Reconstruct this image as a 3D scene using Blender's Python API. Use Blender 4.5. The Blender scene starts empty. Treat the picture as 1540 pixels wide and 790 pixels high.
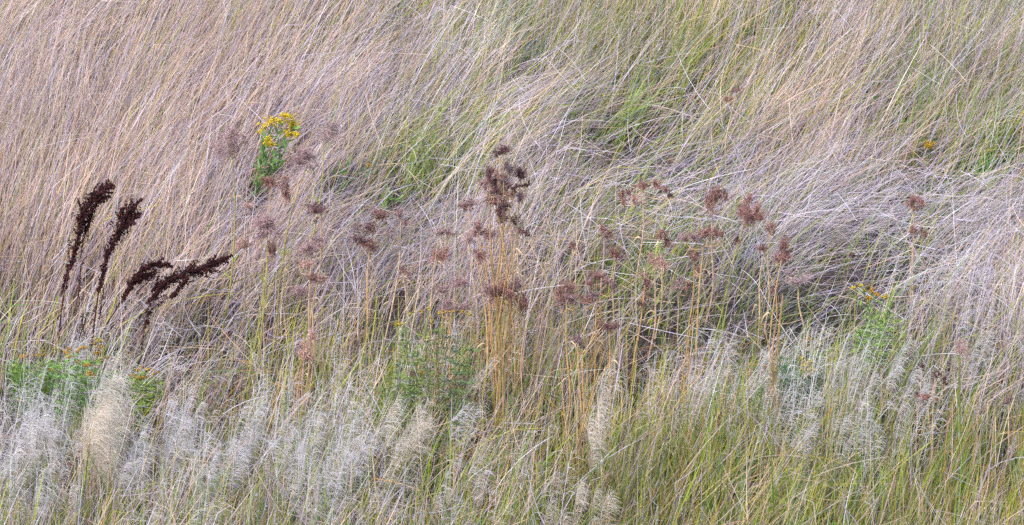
import bpy, math, random
import numpy as np
from mathutils import Vector

random.seed(7)
rng = np.random.default_rng(7)
C = bpy.context.scene.collection
SC = bpy.context.scene
R = math.radians

# ---------------------------------------------------------------- camera
PW, PH = 1540.0, 790.0
PITCH, DIST, SLOPE = R(16), 14.0, math.tan(R(12))
HFOV = R(20.8)
CAM = np.array([0.0, -DIST * math.cos(PITCH), DIST * math.sin(PITCH)])
cd = bpy.data.cameras.new('camera')
cd.sensor_width = 36
cd.angle = HFOV
cd.clip_start, cd.clip_end = 0.1, 2000
cam = bpy.data.objects.new('camera', cd)
cam.location = CAM
cam.rotation_euler = (R(90) - PITCH, 0, 0)
C.objects.link(cam)
SC.camera = cam

# ---------------------------------------------------------------- sky, sun, exposure
SUN_EL, SUN_AZ = R(48), R(215)      # azimuth clockwise from +Y: behind the camera, to the left
w = bpy.data.worlds.new('World')
SC.world = w
w.use_nodes = True
nt = w.node_tree
bg = nt.nodes['Background']
sky = nt.nodes.new('ShaderNodeTexSky')
sky.sky_type = 'NISHITA'
sky.sun_disc = False
sky.sun_elevation = SUN_EL
sky.sun_rotation = SUN_AZ
sky.dust_density = 1.8
sky.air_density = 1.0
nt.links.new(sky.outputs[0], bg.inputs[0])
bg.inputs[1].default_value = 0.148
sl = bpy.data.lights.new('sun', 'SUN')
sl.energy = 1.35
sl.angle = R(10)
sl.color = (1.0, 0.88, 0.90)
so = bpy.data.objects.new('sun', sl)
d = Vector((math.sin(SUN_AZ) * math.cos(SUN_EL), math.cos(SUN_AZ) * math.cos(SUN_EL), math.sin(SUN_EL)))
so.rotation_euler = d.to_track_quat('Z', 'Y').to_euler()
so.location = (0, -5, 12)
C.objects.link(so)
SC.view_settings.view_transform = 'Standard'
SC.view_settings.look = 'None'
SC.view_settings.gamma = 1
SC.view_settings.exposure = 1.18
SC.cycles.use_denoising = False
SC.cycles.pixel_filter_type = 'BLACKMAN_HARRIS'
SC.cycles.filter_width = 1.5
SC.cycles.max_bounces = 6
SC.cycles.diffuse_bounces = 4
SC.cycles.transmission_bounces = 4

# ---------------------------------------------------------------- ground shape and pixel <-> place
def height(x, y):
    x = np.asarray(x, float); y = np.asarray(y, float)
    yy = np.where(y > 30, 30 + 20 * (1 - np.exp(-(y - 30) / 20.0)), y)
    base = SLOPE * yy
    t = np.clip((-4.5 - y) / 9.0, 0, 1)
    t = t * t * (3 - 2 * t)
    base = base * (1 - t) + 2.2 * t
    r = np.exp(-(np.maximum(0, np.hypot(x, y) - 8) / 12) ** 2)
    bump = 0.035 * np.sin(2.1 * x + 0.6 * y) * np.sin(1.7 * y - 0.4 * x + 1) + 0.02 * np.sin(5.3 * x + 1.1) * np.sin(4.7 * y + 2.2)
    return base + bump * r

KX = PW / (2 * math.tan(HFOV / 2))
def project(P):
    P = np.asarray(P, float)
    r = P - CAM
    cp, sp = math.cos(PITCH), math.sin(PITCH)
    dep = r[..., 1] * cp - r[..., 2] * sp
    up = r[..., 1] * sp + r[..., 2] * cp
    return PW / 2 + KX * r[..., 0] / dep, PH / 2 - KX * up / dep

def ray(px, py):
    a, b = (px - PW / 2) / KX, (PH / 2 - py) / KX
    cp, sp = math.cos(PITCH), math.sin(PITCH)
    return np.array([a, cp + b * sp, -sp + b * cp])

def at_depth(px, py, Y):
    r = ray(px, py)
    return CAM + r * ((Y - CAM[1]) / r[1])

def on_ground(px, py):
    r = ray(px, py)
    lo, hi = 5.0, 80.0
    for _ in range(40):
        m = (lo + hi) / 2
        p = CAM + r * m
        if p[2] > height(p[0], p[1]): lo = m
        else: hi = m
    p = CAM + r * lo
    p[2] = height(p[0], p[1])
    return p

# ---------------------------------------------------------------- materials
def mat_tint(name, rough=0.6, trans=0.0, spec=0.3, vary=0.25, scale=40.0, fixed=None):
    m = bpy.data.materials.new(name)
    m.use_nodes = True
    n, l = m.node_tree.nodes, m.node_tree.links
    b = n['Principled BSDF']
    out = n['Material Output']
    b.inputs['Roughness'].default_value = rough
    b.inputs['Specular IOR Level'].default_value = spec
    at = n.new('ShaderNodeAttribute'); at.attribute_name = 'tint'
    tc = n.new('ShaderNodeTexCoord')
    no = n.new('ShaderNodeTexNoise'); no.inputs['Scale'].default_value = scale; no.inputs['Detail'].default_value = 3
    l.new(tc.outputs['Object'], no.inputs['Vector'])
    mr = n.new('ShaderNodeMapRange')
    mr.inputs[1].default_value, mr.inputs[2].default_value = 0.3, 0.7
    mr.inputs[3].default_value, mr.inputs[4].default_value = 1 - vary, 1 + vary
    l.new(no.outputs['Fac'], mr.inputs[0])
    mx = n.new('ShaderNodeMix'); mx.data_type = 'RGBA'; mx.blend_type = 'MULTIPLY'; mx.inputs[0].default_value = 1
    l.new(at.outputs['Color'], mx.inputs[6])
    l.new(mr.outputs[0], mx.inputs[7])
    l.new(mx.outputs[2], b.inputs['Base Color'])
    if trans > 0:
        tr = n.new('ShaderNodeBsdfTranslucent')
        l.new(mx.outputs[2], tr.inputs[0])
        ms = n.new('ShaderNodeMixShader'); ms.inputs[0].default_value = trans
        l.new(b.outputs[0], ms.inputs[1]); l.new(tr.outputs[0], ms.inputs[2])
        l.new(ms.outputs[0], out.inputs[0])
    return m

M_STRAW = mat_tint('dry_straw', 0.6, 0.24, 0.25, 0.16, 9.0)
M_GREEN = mat_tint('green_blade', 0.5, 0.35, 0.3, 0.2, 9.0)
M_PLUME = mat_tint('silver_panicle', 0.5, 0.5, 0.4, 0.12, 12.0)
M_STEM = mat_tint('dry_stalk', 0.6, 0.0, 0.25, 0.3, 35.0)
M_SEED = mat_tint('dry_seed', 0.8, 0.1, 0.15, 0.3, 60.0)
M_DOCK = mat_tint('dock_seed', 0.75, 0.05, 0.2, 0.4, 60.0)
M_PETAL = mat_tint('yellow_petal', 0.6, 0.2, 0.2, 0.2, 60.0)
M_LEAF = mat_tint('herb_leaf', 0.5, 0.25, 0.35, 0.2, 30.0)

def mat_ground():
    m = bpy.data.materials.new('soil_and_litter')
    m.use_nodes = True
    n, l = m.node_tree.nodes, m.node_tree.links
    b = n['Principled BSDF']; b.inputs['Roughness'].default_value = 0.95
    tc = n.new('ShaderNodeTexCoord')
    n1 = n.new('ShaderNodeTexNoise'); n1.inputs['Scale'].default_value = 1.2; n1.inputs['Detail'].default_value = 8
    n2 = n.new('ShaderNodeTexNoise'); n2.inputs['Scale'].default_value = 60; n2.inputs['Detail'].default_value = 6
    mp = n.new('ShaderNodeMapping'); mp.inputs['Scale'].default_value = (0.25, 1, 1); mp.inputs['Rotation'].default_value = (0, 0, 0.5)
    l.new(tc.outputs['Object'], n1.inputs['Vector']); l.new(tc.outputs['Object'], mp.inputs['Vector']); l.new(mp.outputs[0], n2.inputs['Vector'])
    r1 = n.new('ShaderNodeValToRGB')
    r1.color_ramp.elements[0].position = 0.35; r1.color_ramp.elements[0].color = (0.035, 0.030, 0.022, 1)
    r1.color_ramp.elements[1].position = 0.65; r1.color_ramp.elements[1].color = (0.085, 0.066, 0.055, 1)
    r2 = n.new('ShaderNodeValToRGB')
    r2.color_ramp.elements[0].position = 0.4; r2.color_ramp.elements[0].color = (0.25, 0.22, 0.2, 1)
    r2.color_ramp.elements[1].position = 0.7; r2.color_ramp.elements[1].color = (1.3, 1.25, 1.2, 1)
    l.new(n1.outputs['Fac'], r1.inputs[0]); l.new(n2.outputs['Fac'], r2.inputs[0])
    mx = n.new('ShaderNodeMix'); mx.data_type = 'RGBA'; mx.blend_type = 'MULTIPLY'; mx.inputs[0].default_value = 1
    l.new(r1.outputs[0], mx.inputs[6]); l.new(r2.outputs[0], mx.inputs[7]); l.new(mx.outputs[2], b.inputs['Base Color'])
    bp = n.new('ShaderNodeBump'); bp.inputs['Strength'].default_value = 0.8; bp.inputs['Distance'].default_value = 0.02
    l.new(n2.outputs['Fac'], bp.inputs['Height']); l.new(bp.outputs[0], b.inputs['Normal'])
    return m

# ---------------------------------------------------------------- mesh plumbing
def unit(v):
    return v / np.maximum(np.linalg.norm(v, axis=-1, keepdims=True), 1e-9)

def make_mesh(name, V, F, Col):
    """V (n,3), F list of face arrays (m,k), Col (n,3)"""
    me = bpy.data.meshes.new(name)
    V = np.asarray(V, np.float32)
    me.vertices.add(len(V)); me.vertices.foreach_set('co', V.ravel())
    loops = np.concatenate([f.ravel() for f in F]).astype(np.int32)
    starts, o = [], 0
    for f in F:
        k = f.shape[1]
        starts.append(o + np.arange(len(f)) * k); o += f.size
    starts = np.concatenate(starts).astype(np.int32)
    me.loops.add(len(loops)); me.loops.foreach_set('vertex_index', loops)
    me.polygons.add(len(starts)); me.polygons.foreach_set('loop_start', starts)
    a = me.attributes.new('tint', 'FLOAT_COLOR', 'POINT')
    c4 = np.ones((len(V), 4), np.float32); c4[:, :3] = Col
    a.data.foreach_set('color', c4.ravel())
    me.update(calc_edges=True)
    return me

def ribbon_arrays(P, N, W, prof, col, col_tip=None):
    """P (n,S,3) centre lines, N (n,3) rough facing, W (n,) widths, prof (S,), col (n,3)"""
    n, S, _ = P.shape
    T = unit(P[:, -1] - P[:, 0])
    side = unit(np.cross(T, N))
    half = side[:, None, :] * (W[:, None] * prof[None, :] * 0.5)[:, :, None]
    V = np.stack([P - half, P + half], axis=2).reshape(-1, 3)      # n,S,2
    i = (np.arange(n) * S * 2)[:, None] + (np.arange(S - 1) * 2)[None, :]
    i = i.ravel()
    F = np.stack([i, i + 1, i + 3, i + 2], axis=1)
    if col_tip is None: col_tip = col
    t = np.linspace(0, 1, S)[None, :, None]
    cc = col[:, None, :] * (1 - t) + col_tip[:, None, :] * t
    cc = np.repeat(cc[:, :, None, :], 2, axis=2).reshape(-1, 3)
    return V, F, cc

class Acc:
    """collects geometry in world coordinates, then links it as ONE mesh object"""
    def __init__(s): s.V, s.F3, s.F4, s.K, s.n = [], [], [], [], 0
    def raw(s, V, F, K):
        s.V.append(V); s.K.append(K)
        (s.F3 if F.shape[1] == 3 else s.F4).append(F + s.n)
        s.n += len(V)
    def ribbons(s, P, N, W, prof, col, col_tip=None):
        s.raw(*ribbon_arrays(P, N, W, np.asarray(prof, float), col, col_tip))
    def tube(s, pts, radii, col, col2=None, sides=5):
        pts = np.asarray(pts, float); n = len(pts)
        radii = np.broadcast_to(np.asarray(radii, float), (n,)) if np.ndim(radii) == 0 else np.interp(np.linspace(0, 1, n), np.linspace(0, 1, len(radii)), radii)
        T = unit(np.gradient(pts, axis=0))
        A = unit(np.cross(T, np.array([0.13, -1.0, 0.21])))
        B = np.cross(T, A)
        ang = np.arange(sides) * 2 * math.pi / sides
        ring = A[:, None] * np.cos(ang)[None, :, None] + B[:, None] * np.sin(ang)[None, :, None]
        V = (pts[:, None] + ring * radii[:, None, None]).reshape(-1, 3)
        i, j = np.meshgrid(np.arange(n - 1), np.arange(sides), indexing='ij')
        a = i * sides + j; b_ = i * sides + (j + 1) % sides
        F = np.stack([a, b_, b_ + sides, a + sides], axis=-1).reshape(-1, 4)
        col = np.asarray(col, float); col2 = col if col2 is None else np.asarray(col2, float)
        t = np.linspace(0, 1, n)[:, None]
        K = np.repeat((col * (1 - t) + col2 * t)[:, None], sides, axis=1).reshape(-1, 3)
        s.raw(V, F, K)
    def flecks(s, P, size, col, vary=0.3, elong=1.6, rg=rng):
        """small solid seeds: 6-vertex octahedra squashed and turned at random"""
        n = len(P)
        if n == 0: return
        size = np.broadcast_to(size, (n,)) * rg.uniform(0.6, 1.4, n)
        a = unit(rg.normal(size=(n, 3))); b_ = unit(np.cross(a, rg.normal(size=(n, 3)))); c = np.cross(a, b_)
        h = size[:, None] * 0.5
        V = np.stack([P + a * h * elong, P - a * h * elong, P + b_ * h, P - b_ * h, P + c * h * 0.45, P - c * h * 0.45], axis=1).reshape(-1, 3)
        f = np.array([[0, 2, 4], [2, 1, 4], [1, 3, 4], [3, 0, 4], [2, 0, 5], [1, 2, 5], [3, 1, 5], [0, 3, 5]])
        F = (np.arange(n)[:, None, None] * 6 + f[None]).reshape(-1, 3)
        col = np.broadcast_to(np.asarray(col, float), (n, 3))
        K = np.repeat((col * rg.uniform(1 - vary, 1 + vary, (n, 1)))[:, None], 6, axis=1).reshape(-1, 3)
        s.raw(V, F, K)
    def leaf(s, base, tip, width, up, col, sag=0.12, fold=0.25):
        """a folded lance-shaped leaf"""
        base, tip = np.asarray(base, float), np.asarray(tip, float)
        T = tip - base; L = np.linalg.norm(T); T = T / L
        up = np.asarray(up, float); side = unit(np.cross(T, up)); nn = np.cross(side, T)
        ts = np.array([0, .2, .45, .7, 1.0]); wp = np.array([.15, .75, 1, .7, .05])
        V, K = [], []
        for t, q in zip(ts, wp):
            c = base + T * L * t + nn * (-sag * L * t * t)
            V += [c - side * width * q * .5 + nn * fold * width * q * .5, c, c + side * width * q * .5 + nn * fold * width * q * .5]
            K += [np.asarray(col) * 1.0, np.asarray(col) * 1.25, np.asarray(col) * 1.0]
        F = []
        for i in range(4):
            for j in range(2):
                a = i * 3 + j
                F.append([a, a + 1, a + 4, a + 3])
        s.raw(np.array(V), np.array(F), np.array(K))
    def build(s, name, mat, parent=None, origin=None, smooth=False):
        V = np.concatenate(s.V); K = np.concatenate(s.K)
        o3 = np.zeros(3) if origin is None else np.asarray(origin, float)
        F = []
        if s.F4: F.append(np.concatenate(s.F4))
        if s.F3: F.append(np.concatenate(s.F3))
        me = make_mesh(name, V - o3, F, K)
        me.materials.append(mat)
        if smooth: me.polygons.foreach_set('use_smooth', np.ones(len(me.polygons), bool))
        o = bpy.data.objects.new(name, me); C.objects.link(o)
        if parent is not None: o.parent = parent
        elif origin is not None: o.location = o3
        return o

def empty(name, loc, label, cat, group=None):
    o = bpy.data.objects.new(name, None); o.location = loc; o.empty_display_size = 0.1
    C.objects.link(o)
    o['label'] = label; o['category'] = cat
    if group: o['group'] = group
    return o

def bez(pts, n):
    """smooth line through the given points (Catmull-Rom)"""
    pts = np.asarray(pts, float)
    if len(pts) == 2: return pts[0] + (pts[1] - pts[0]) * np.linspace(0, 1, n)[:, None]
    P = np.vstack([2 * pts[0] - pts[1], pts, 2 * pts[-1] - pts[-2]])
    u = np.linspace(0, len(pts) - 1 - 1e-6, n)
    i = u.astype(int); t = (u - i)[:, None]
    a, b_, c, d_ = P[i], P[i + 1], P[i + 2], P[i + 3]
    return 0.5 * ((2 * b_) + (c - a) * t + (2 * a - 5 * b_ + 4 * c - d_) * t ** 2 + (3 * b_ - a - 3 * c + d_) * t ** 3)

# ---------------------------------------------------------------- ground
def build_ground():
    def axis(a, b_, fine, far):
        inner = np.arange(a, b_ + 1e-6, fine)
        g = fine * 1.35 ** np.arange(1, 40)
        out = np.cumsum(g); out = out[out < far]
        return np.concatenate([(a - out)[::-1], inner, b_ + out])
    xs, ys = axis(-6, 6, 0.12, 500), axis(-6, 10, 0.12, 500)
    X, Y = np.meshgrid(xs, ys)
    V = np.stack([X, Y, height(X, Y)], -1).reshape(-1, 3)
    nx, ny = len(xs), len(ys)
    i, j = np.meshgrid(np.arange(ny - 1), np.arange(nx - 1), indexing='ij')
    a = (i * nx + j).ravel()
    F = np.stack([a, a + 1, a + nx + 1, a + nx], 1)
    me = make_mesh('ground', V, [F], np.ones((len(V), 3)) * 0.2)
    me.materials.append(mat_ground())
    me.polygons.foreach_set('use_smooth', np.ones(len(me.polygons), bool))
    o = bpy.data.objects.new('ground', me); C.objects.link(o)
    o['kind'] = 'structure'; o['label'] = 'sloping brown meadow ground under the grass'
build_ground()

# label, base pixel, stem colour, heads
UM = [
 ('tall thin green stalk with one round greyish seed head behind the dark dock spikes', (324, 545), 'y', [(350,218,32,42,'m'),(346,200,16,14,'m',.97)], 2),
 ('pale loose seed head just right of the bright yellow flowers, uppermost of the umbels', (425, 480), 'y', [(487,202,38,24,'p'),(497,188,18,12,'p',.97)], 1),
 ('wispy brown seed head below and right of the bright yellow flowers on leaning green stalk', (412, 520), 'y', [(463,236,34,28,'m'),(472,250,16,14,'p',.96)], 2),
 ('two-lobed reddish seed head directly below the bright yellow flowering plant', (398, 540), 't', [(405,274,24,18,'r'),(424,285,15,26,'r',.93),(432,268,12,10,'k',.95)]),
 ('compact dark seed head on an orange stem right of the yellow flowers', (481, 590), 'o', [(483,314,32,15,'d'),(474,330,9,8,'m',.93)]),
 ('rounded greyish brown seed head on yellow-green double stalk above its small side head', (396, 560), 'y', [(402,341,34,26,'m'),(409,378,13,26,'r',.8),(392,352,14,14,'m',.9)], 1),
 ('faint pinkish seed head just right of the tip of the longest lying dock spike', (352, 540), 'k', [(370,366,20,18,'k'),(375,310,15,9,'k',.97)]),
 ('pinkish stalk with a pale fluffy grey seed head under the compact dark one', (462, 610), 'k', [(469,374,28,22,'m'),(476,360,14,10,'m',.97),(450,397,8,6,'r',.85)]),
 ('pink stalks carrying faded little heads low beside the orange stem', (455, 640), 'k', [(463,398,20,14,'k'),(468,416,14,12,'r',.9),(456,438,22,16,'m',.8),(484,420,18,18,'k',.88)]),
 ('rusty pink dried stalk with faint head standing low between grass left of centre', (460, 660), 'k', [(458,532,20,26,'k'),(476,505,12,20,'k',.8)]),
 ('tan stalk with a small mauve head and a faded one to its left', (562, 570), 't', [(603,325,14,22,'m'),(588,349,16,14,'p',.9)]),
 ('three stacked dark reddish seed heads on one orange stem left of the centre', (545, 580), 'o', [(565,322,20,20,'r'),(551,341,22,14,'d',.93),(546,364,22,16,'d',.86),(560,372,18,16,'d',.84)]),
 ('tiny dark red seed cluster low in the lying straw between two stem groups', (622, 500), 't', [(603,402,9,8,'r'),(612,409,9,7,'r',.9)]),
 ('faded reddish double seed head on a pink stem left of the tall central clump', (660, 560), 'k', [(660,350,20,12,'m'),(675,350,14,12,'m',.95),(667,380,22,24,'r',.86)]),
 ('greyish flat seed head above the feathery green mound at the centre', (668, 640), 'o', [(682,459,30,16,'m'),(664,464,12,10,'m',.93)]),
 ('faint brown heads on a dark thin stalk behind the greyish flat head', (672, 590), 'd', [(685,424,22,20,'m'),(668,436,16,14,'m',.85)]),
 ('loose brown seed head at upper left of the central clump', (716, 560), 'k', [(706,307,24,16,'m'),(699,312,12,12,'r',.96)]),
 ('small dark-topped stalk, the highest seed head of the central clump', (748, 640), 'o', [(757,228,24,12,'d'),(748,232,12,10,'d',.98),(752,318,16,28,'d',.76)]),
 ('dark double seed head on the upper left shoulder of the central clump', (742, 620), 'o', [(737,260,16,24,'d'),(729,278,14,18,'m',.92),(745,276,18,16,'d',.92)]),
 ('brown seed head in the upper middle of the central clump beside pale straw', (758, 628), 'o', [(766,255,18,22,'m'),(754,285,20,24,'d',.88),(770,292,14,18,'r',.86)]),
 ('dark seed heads on the upper right shoulder of the central clump', (768, 615), 't', [(783,262,20,20,'d'),(790,277,11,9,'d',.95),(784,294,16,16,'m',.9)]),
 ('short brown seed head tucked low in the thick of the central clump', (752, 640), 'o', [(746,300,16,18,'r'),(760,310,14,14,'m',.92),(743,288,12,12,'d',.95)]),
 ('plum brown seed heads at mid height inside the central clump', (764, 632), 'o', [(762,272,18,16,'m'),(748,262,12,12,'r',.95),(772,280,12,14,'d',.93),(757,330,12,18,'r',.8)]),
 ('rusty seed head low between the orange stems of the central clump', (756, 655), 'k', [(752,434,18,18,'r'),(765,446,16,16,'r',.9),(741,450,12,14,'m',.88)]),
 ('drooping dark seed heads down the right flank of the central clump', (792, 600), 'k', [(777,333,10,22,'d'),(785,346,18,10,'r',.93),(794,352,8,10,'d',.92)]),
 ('rust coloured seed head on the left flank of the central clump', (728, 610), 'o', [(719,346,20,20,'r'),(740,353,18,16,'m',.92),(705,363,12,12,'m',.9)]),
 ('short orange stem ending in a red-brown head at the left foot of the central clump', (720, 640), 'o', [(717,386,18,18,'r')]),
 ('yellow-orange stem with a wide fluffy mauve head low in the central clump', (745, 650), 'o', [(737,432,18,26,'m'),(748,440,20,14,'d',.94),(762,438,18,14,'m',.9)]),
 ('big drooping mauve seed head low on the right of the central clump', (776, 645), 'o', [(778,432,24,20,'m'),(784,456,16,30,'r',.88),(768,438,14,12,'m',.93)]),
 ('faded low seed head in the grass beneath the feathery green mound', (694, 690), 't', [(700,572,26,10,'m'),(689,578,12,8,'m',.9)]),
 ('little round brown head low in the grass right of the feathery green mound', (735, 690), 't', [(728,602,14,10,'m')]),
 ('reddish little head among orange blooms at the bottom of the feathery mound', (632, 680), 't', [(624,561,14,10,'r')]),
 ('wide arched reddish seed head on bending pink stalks right of the central clump', (958, 500), 'k', [(966,278,20,14,'r'),(945,290,12,10,'r',.97),(935,296,10,24,'r',.9),(985,279,18,11,'r',.97),(1001,285,12,10,'r',.95),(1010,290,10,12,'d',.94),(955,302,14,18,'k',.92)]),
 ('small reddish head below left of the wide arched seed head', (902, 470), 'k', [(908,344,12,16,'r'),(918,352,14,12,'r',.95)]),
 ('pink-brown head beneath the wide arched seed head, beside a green gap', (924, 520), 't', [(928,377,18,22,'r'),(938,386,14,14,'m',.93)]),
 ('tiny reddish head alone between the central clump and the arched seed head', (858, 480), 't', [(862,368,10,11,'r'),(872,373,9,8,'m',.92)]),
 ('brown drooping head right of a green gap with curved straws', (985, 510), 't', [(990,354,16,16,'r'),(1002,363,14,18,'r',.93)]),
 ('soft pink head below the brown drooping head near the green gap', (975, 540), 'k', [(985,392,22,20,'k'),(1000,398,14,18,'k',.93)]),
 ('arched mauve seed head like a small dome over pale fluff', (888, 640), 'o', [(898,416,24,12,'r'),(913,420,16,14,'m',.95),(922,434,10,18,'m',.9),(890,424,14,12,'r',.94)]),
 ('broad fuzzy brown head, leftmost of the low umbels right of centre', (838, 690), 'o', [(852,442,24,26,'r'),(864,450,18,18,'m',.94),(846,455,16,16,'m',.92)]),
 ('brown head on a bright orange stem right of the broad fuzzy one', (884, 680), 'o', [(882,449,26,12,'r'),(893,444,14,18,'m',.95)]),
 ('thick orange stalk, strongest of all, topped by a narrow reddish head', (948, 620), 'o', [(970,422,13,18,'r'),(976,430,12,12,'r',.97),(967,445,12,14,'r',.9),(965,458,9,9,'d',.85)], 0, .0062),
 ('dark compact round seed head low right of centre with stems fanning beneath', (904, 680), 'o', [(917,490,24,14,'d')]),
 ('small mauve head low in yellowing grass left of the dark compact round one', (868, 690), 'o', [(868,510,16,16,'m'),(876,520,9,9,'m',.93)]),
 ('fluffy upright pink-brown seed head, upper left of the right-hand umbels', (1058, 500), 'k', [(1072,302,20,32,'r'),(1086,292,16,18,'r',.96),(1094,298,10,10,'r',.95)]),
 ('largest wedge-shaped reddish seed head leaning right on a yellow-green stem', (1060, 560), 'y', [(1120,318,20,36,'r'),(1136,320,20,28,'r',.97),(1146,326,12,14,'r',.96),(1126,300,12,16,'r',.98),(1109,360,14,12,'d',.86)], 1, .0055),
 ('flat-topped row of reddish heads under the fluffy upright pink-brown one', (1045, 600), 'o', [(1060,352,20,18,'r'),(1078,351,18,12,'r',.96),(1088,352,10,10,'r',.94),(1047,358,18,14,'m',.95),(1031,356,18,14,'m',.92)], 0, .0055),
 ('narrow pinkish double head with black scraps on a thick rusty stem', (1040, 590), 'o', [(1044,385,14,20,'r'),(1052,405,10,14,'r',.92),(1061,408,5,8,'d',.88)], 0, .006),
 ('little dark reddish head right of the largest wedge-shaped seed head', (1150, 500), 't', [(1157,341,14,13,'r'),(1163,349,8,8,'r',.94)]),
 ('small brown head below the little dark reddish one', (1140, 520), 't', [(1150,374,18,10,'r')]),
 ('tall triangular reddish head, rightmost of the main group of umbels', (1158, 600), 'o', [(1178,370,16,22,'r'),(1180,386,20,20,'r',.95),(1168,389,16,14,'m',.92)]),
 ('small faded head on thin orange stem below the tall triangular one', (1164, 580), 'o', [(1167,430,9,20,'r')]),
 ('pale ghostly mauve head between dark grass gap and tall triangular one', (1205, 540), 't', [(1200,420,26,16,'p'),(1190,412,14,12,'p',.95)]),
 ('thin pale stalks ending in a small mauve head in front of black gaps', (1022, 540), 'k', [(1019,427,14,16,'m'),(1034,431,10,14,'r',.9)]),
 ('reddish brown head standing alone over silvery lying grass at far right', (1370, 470), 'k', [(1373,297,18,16,'r'),(1385,304,12,14,'r',.95),(1372,310,12,18,'r',.93)]),
 ('smaller drooping red head just beneath the lone reddish one at far right', (1378, 480), 'k', [(1374,345,10,18,'r'),(1388,352,10,14,'r',.93)]),
 ('tiny plum coloured head, upper left of the four in the lower right grass', (1384, 680), 't', [(1386,552,9,12,'d')]),
 ('dark knobbly double head, right of the four in the lower right grass', (1402, 690), 't', [(1410,563,12,11,'d'),(1420,573,9,12,'d',.93)]),
 ('tiny dark head, lower left of the four in the lower right grass', (1379, 700), 't', [(1377,592,10,8,'d')]),
 ('flat pinkish brown head, lowest of the four in the lower right grass', (1398, 720), 'o', [(1395,598,20,11,'r')]),
 ('single mauve head at the right edge of the view', (1508, 720), 't', [(1517,602,13,12,'m')]),
 ('small rusty head above the silver panicles in the bottom left corner', (100, 775), 't', [(104,700,10,7,'r')]),
 ('darker rusty round head near the foot of the big blond plume', (104, 785), 't', [(94,722,9,8,'r')]),
 ('faint reddish pair of heads lowest in the bottom left corner', (48, 788), 't', [(52,745,12,6,'r'),(36,742,6,7,'d',.9)]),
 ('faded brown head in lying grass near top right under green blades', (1092, 260), 't', [(1108,135,12,8,'r'),(1095,150,14,9,'r',.9)]),
]

# ---------------------------------------------------------------- where other plants part the grass
# (x, y, half width, half height, base y, strength) as seen in the photograph; turned into places below
ZN = [(418,205,36,48,330,.97),(400,265,22,30,330,.8),(90,562,82,44,650,.9),(213,572,28,20,640,.93),(652,530,62,60,660,.42),(1202,560,40,46,640,.7),
      (1316,485,40,50,580,.6),(528,265,40,20,320,.8),(592,297,20,14,330,.8),(1484,240,26,18,290,.8),(1397,225,14,20,290,.9),(800,85,26,34,130,.6),
      (640,215,55,60,290,.75),(690,250,40,40,280,.4),(940,150,80,70,215,.7),(1015,90,70,60,150,.6),(1385,150,55,65,210,.5),(1480,190,55,65,250,.5),
      (130,350,38,75,560,.66),(186,365,32,75,580,.72),(225,425,45,35,580,.72),(290,415,66,40,580,.75),(100,490,40,50,570,.5),(150,490,40,50,570,.5),
      (755,420,45,130,640,.48),(755,540,50,60,650,.25),(1040,460,18,90,600,.55),(958,520,20,80,610,.8),(884,560,40,90,680,.45),(1163,470,18,60,600,.55),
      (1095,420,22,70,540,.7),(545,440,14,70,570,.65),(481,410,14,90,590,.65),(398,440,16,70,560,.65),(330,380,10,130,540,.6),(470,540,30,80,650,.5),
      (435,400,14,70,520,.6),(1445,600,26,80,740,.7),(1400,590,34,40,690,.7),(160,590,34,70,780,.93),(270,620,40,50,750,.8),(380,640,30,50,750,.8),
      (60,660,60,50,770,.7),(210,680,40,40,790,.7),(340,700,40,40,790,.7),(460,660,40,50,770,.7),(620,640,50,50,770,.75),(550,680,50,40,780,.7),
      (470,740,50,40,810,.6),(700,730,60,40,810,.6),(875,755,70,30,830,.85),(1210,620,40,45,730,.85),(1300,640,50,45,750,.8),(1375,560,40,40,690,.7),
      (1470,500,45,45,610,.75),(900,600,24,55,770,.7),(715,650,40,40,750,.6),(960,375,34,26,450,.5),(1290,760,50,50,800,.5),(1440,740,40,40,800,.4)]
ZN += [(985,202,85,28,310,.86),(1275,390,90,20,480,.93),(1205,455,80,34,560,.88),(955,375,46,26,460,.72),(1030,450,45,42,560,.55),(290,480,60,28,580,.65),
       (620,455,50,20,520,.45),(235,470,30,25,560,.5),(1110,450,40,30,540,.5),(1440,352,45,14,420,.5),(300,625,30,30,720,.4),(1130,700,30,40,790,.3),(850,300,50,20,380,.35),
       (1214,553,34,26,640,.99),(1397,222,18,16,290,.97),(1302,437,34,14,580,.93),(90,535,80,20,650,.93)]
for u in UM:
    hx, hy = u[3][0][0], u[3][0][1]
    ZN.append((hx * .68 + u[1][0] * .32, hy * .68 + u[1][1] * .32, 9, (u[1][1] - hy) * .32, u[1][1], .78))
    for h in u[3]:
        ZN.append((h[0], h[1], h[2] * .75 + 3, h[3] * .8 + 3, u[1][1], .92))
ZN = [(a, b_, c, d_, on_ground(a, e)[1], k) for a, b_, c, d_, e, k in ZN]
def part_grass(Q, keep_all=1.0):
    """True for the blades that stay: the ones growing across another plant's place are mostly left out"""
    n, S_, _ = Q.shape
    keep = np.ones(n, bool); u = rng.uniform(size=n)
    pr = [project(Q[:, k]) for k in sorted({S_ // 3, S_ // 2, (2 * S_) // 3, (5 * S_) // 6, S_ - 1})]
    for a, b_, c, d_, Y, k in ZN:
        cand = (Q[:, 0, 1] < Y + .03) & (u < k * keep_all)
        if not cand.any(): continue
        ii = np.nonzero(cand)[0]
        for px, py in pr:
            keep[ii[((px[ii] - a) / c) ** 2 + ((py[ii] - b_) / d_) ** 2 < 1]] = False
    return keep

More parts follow.
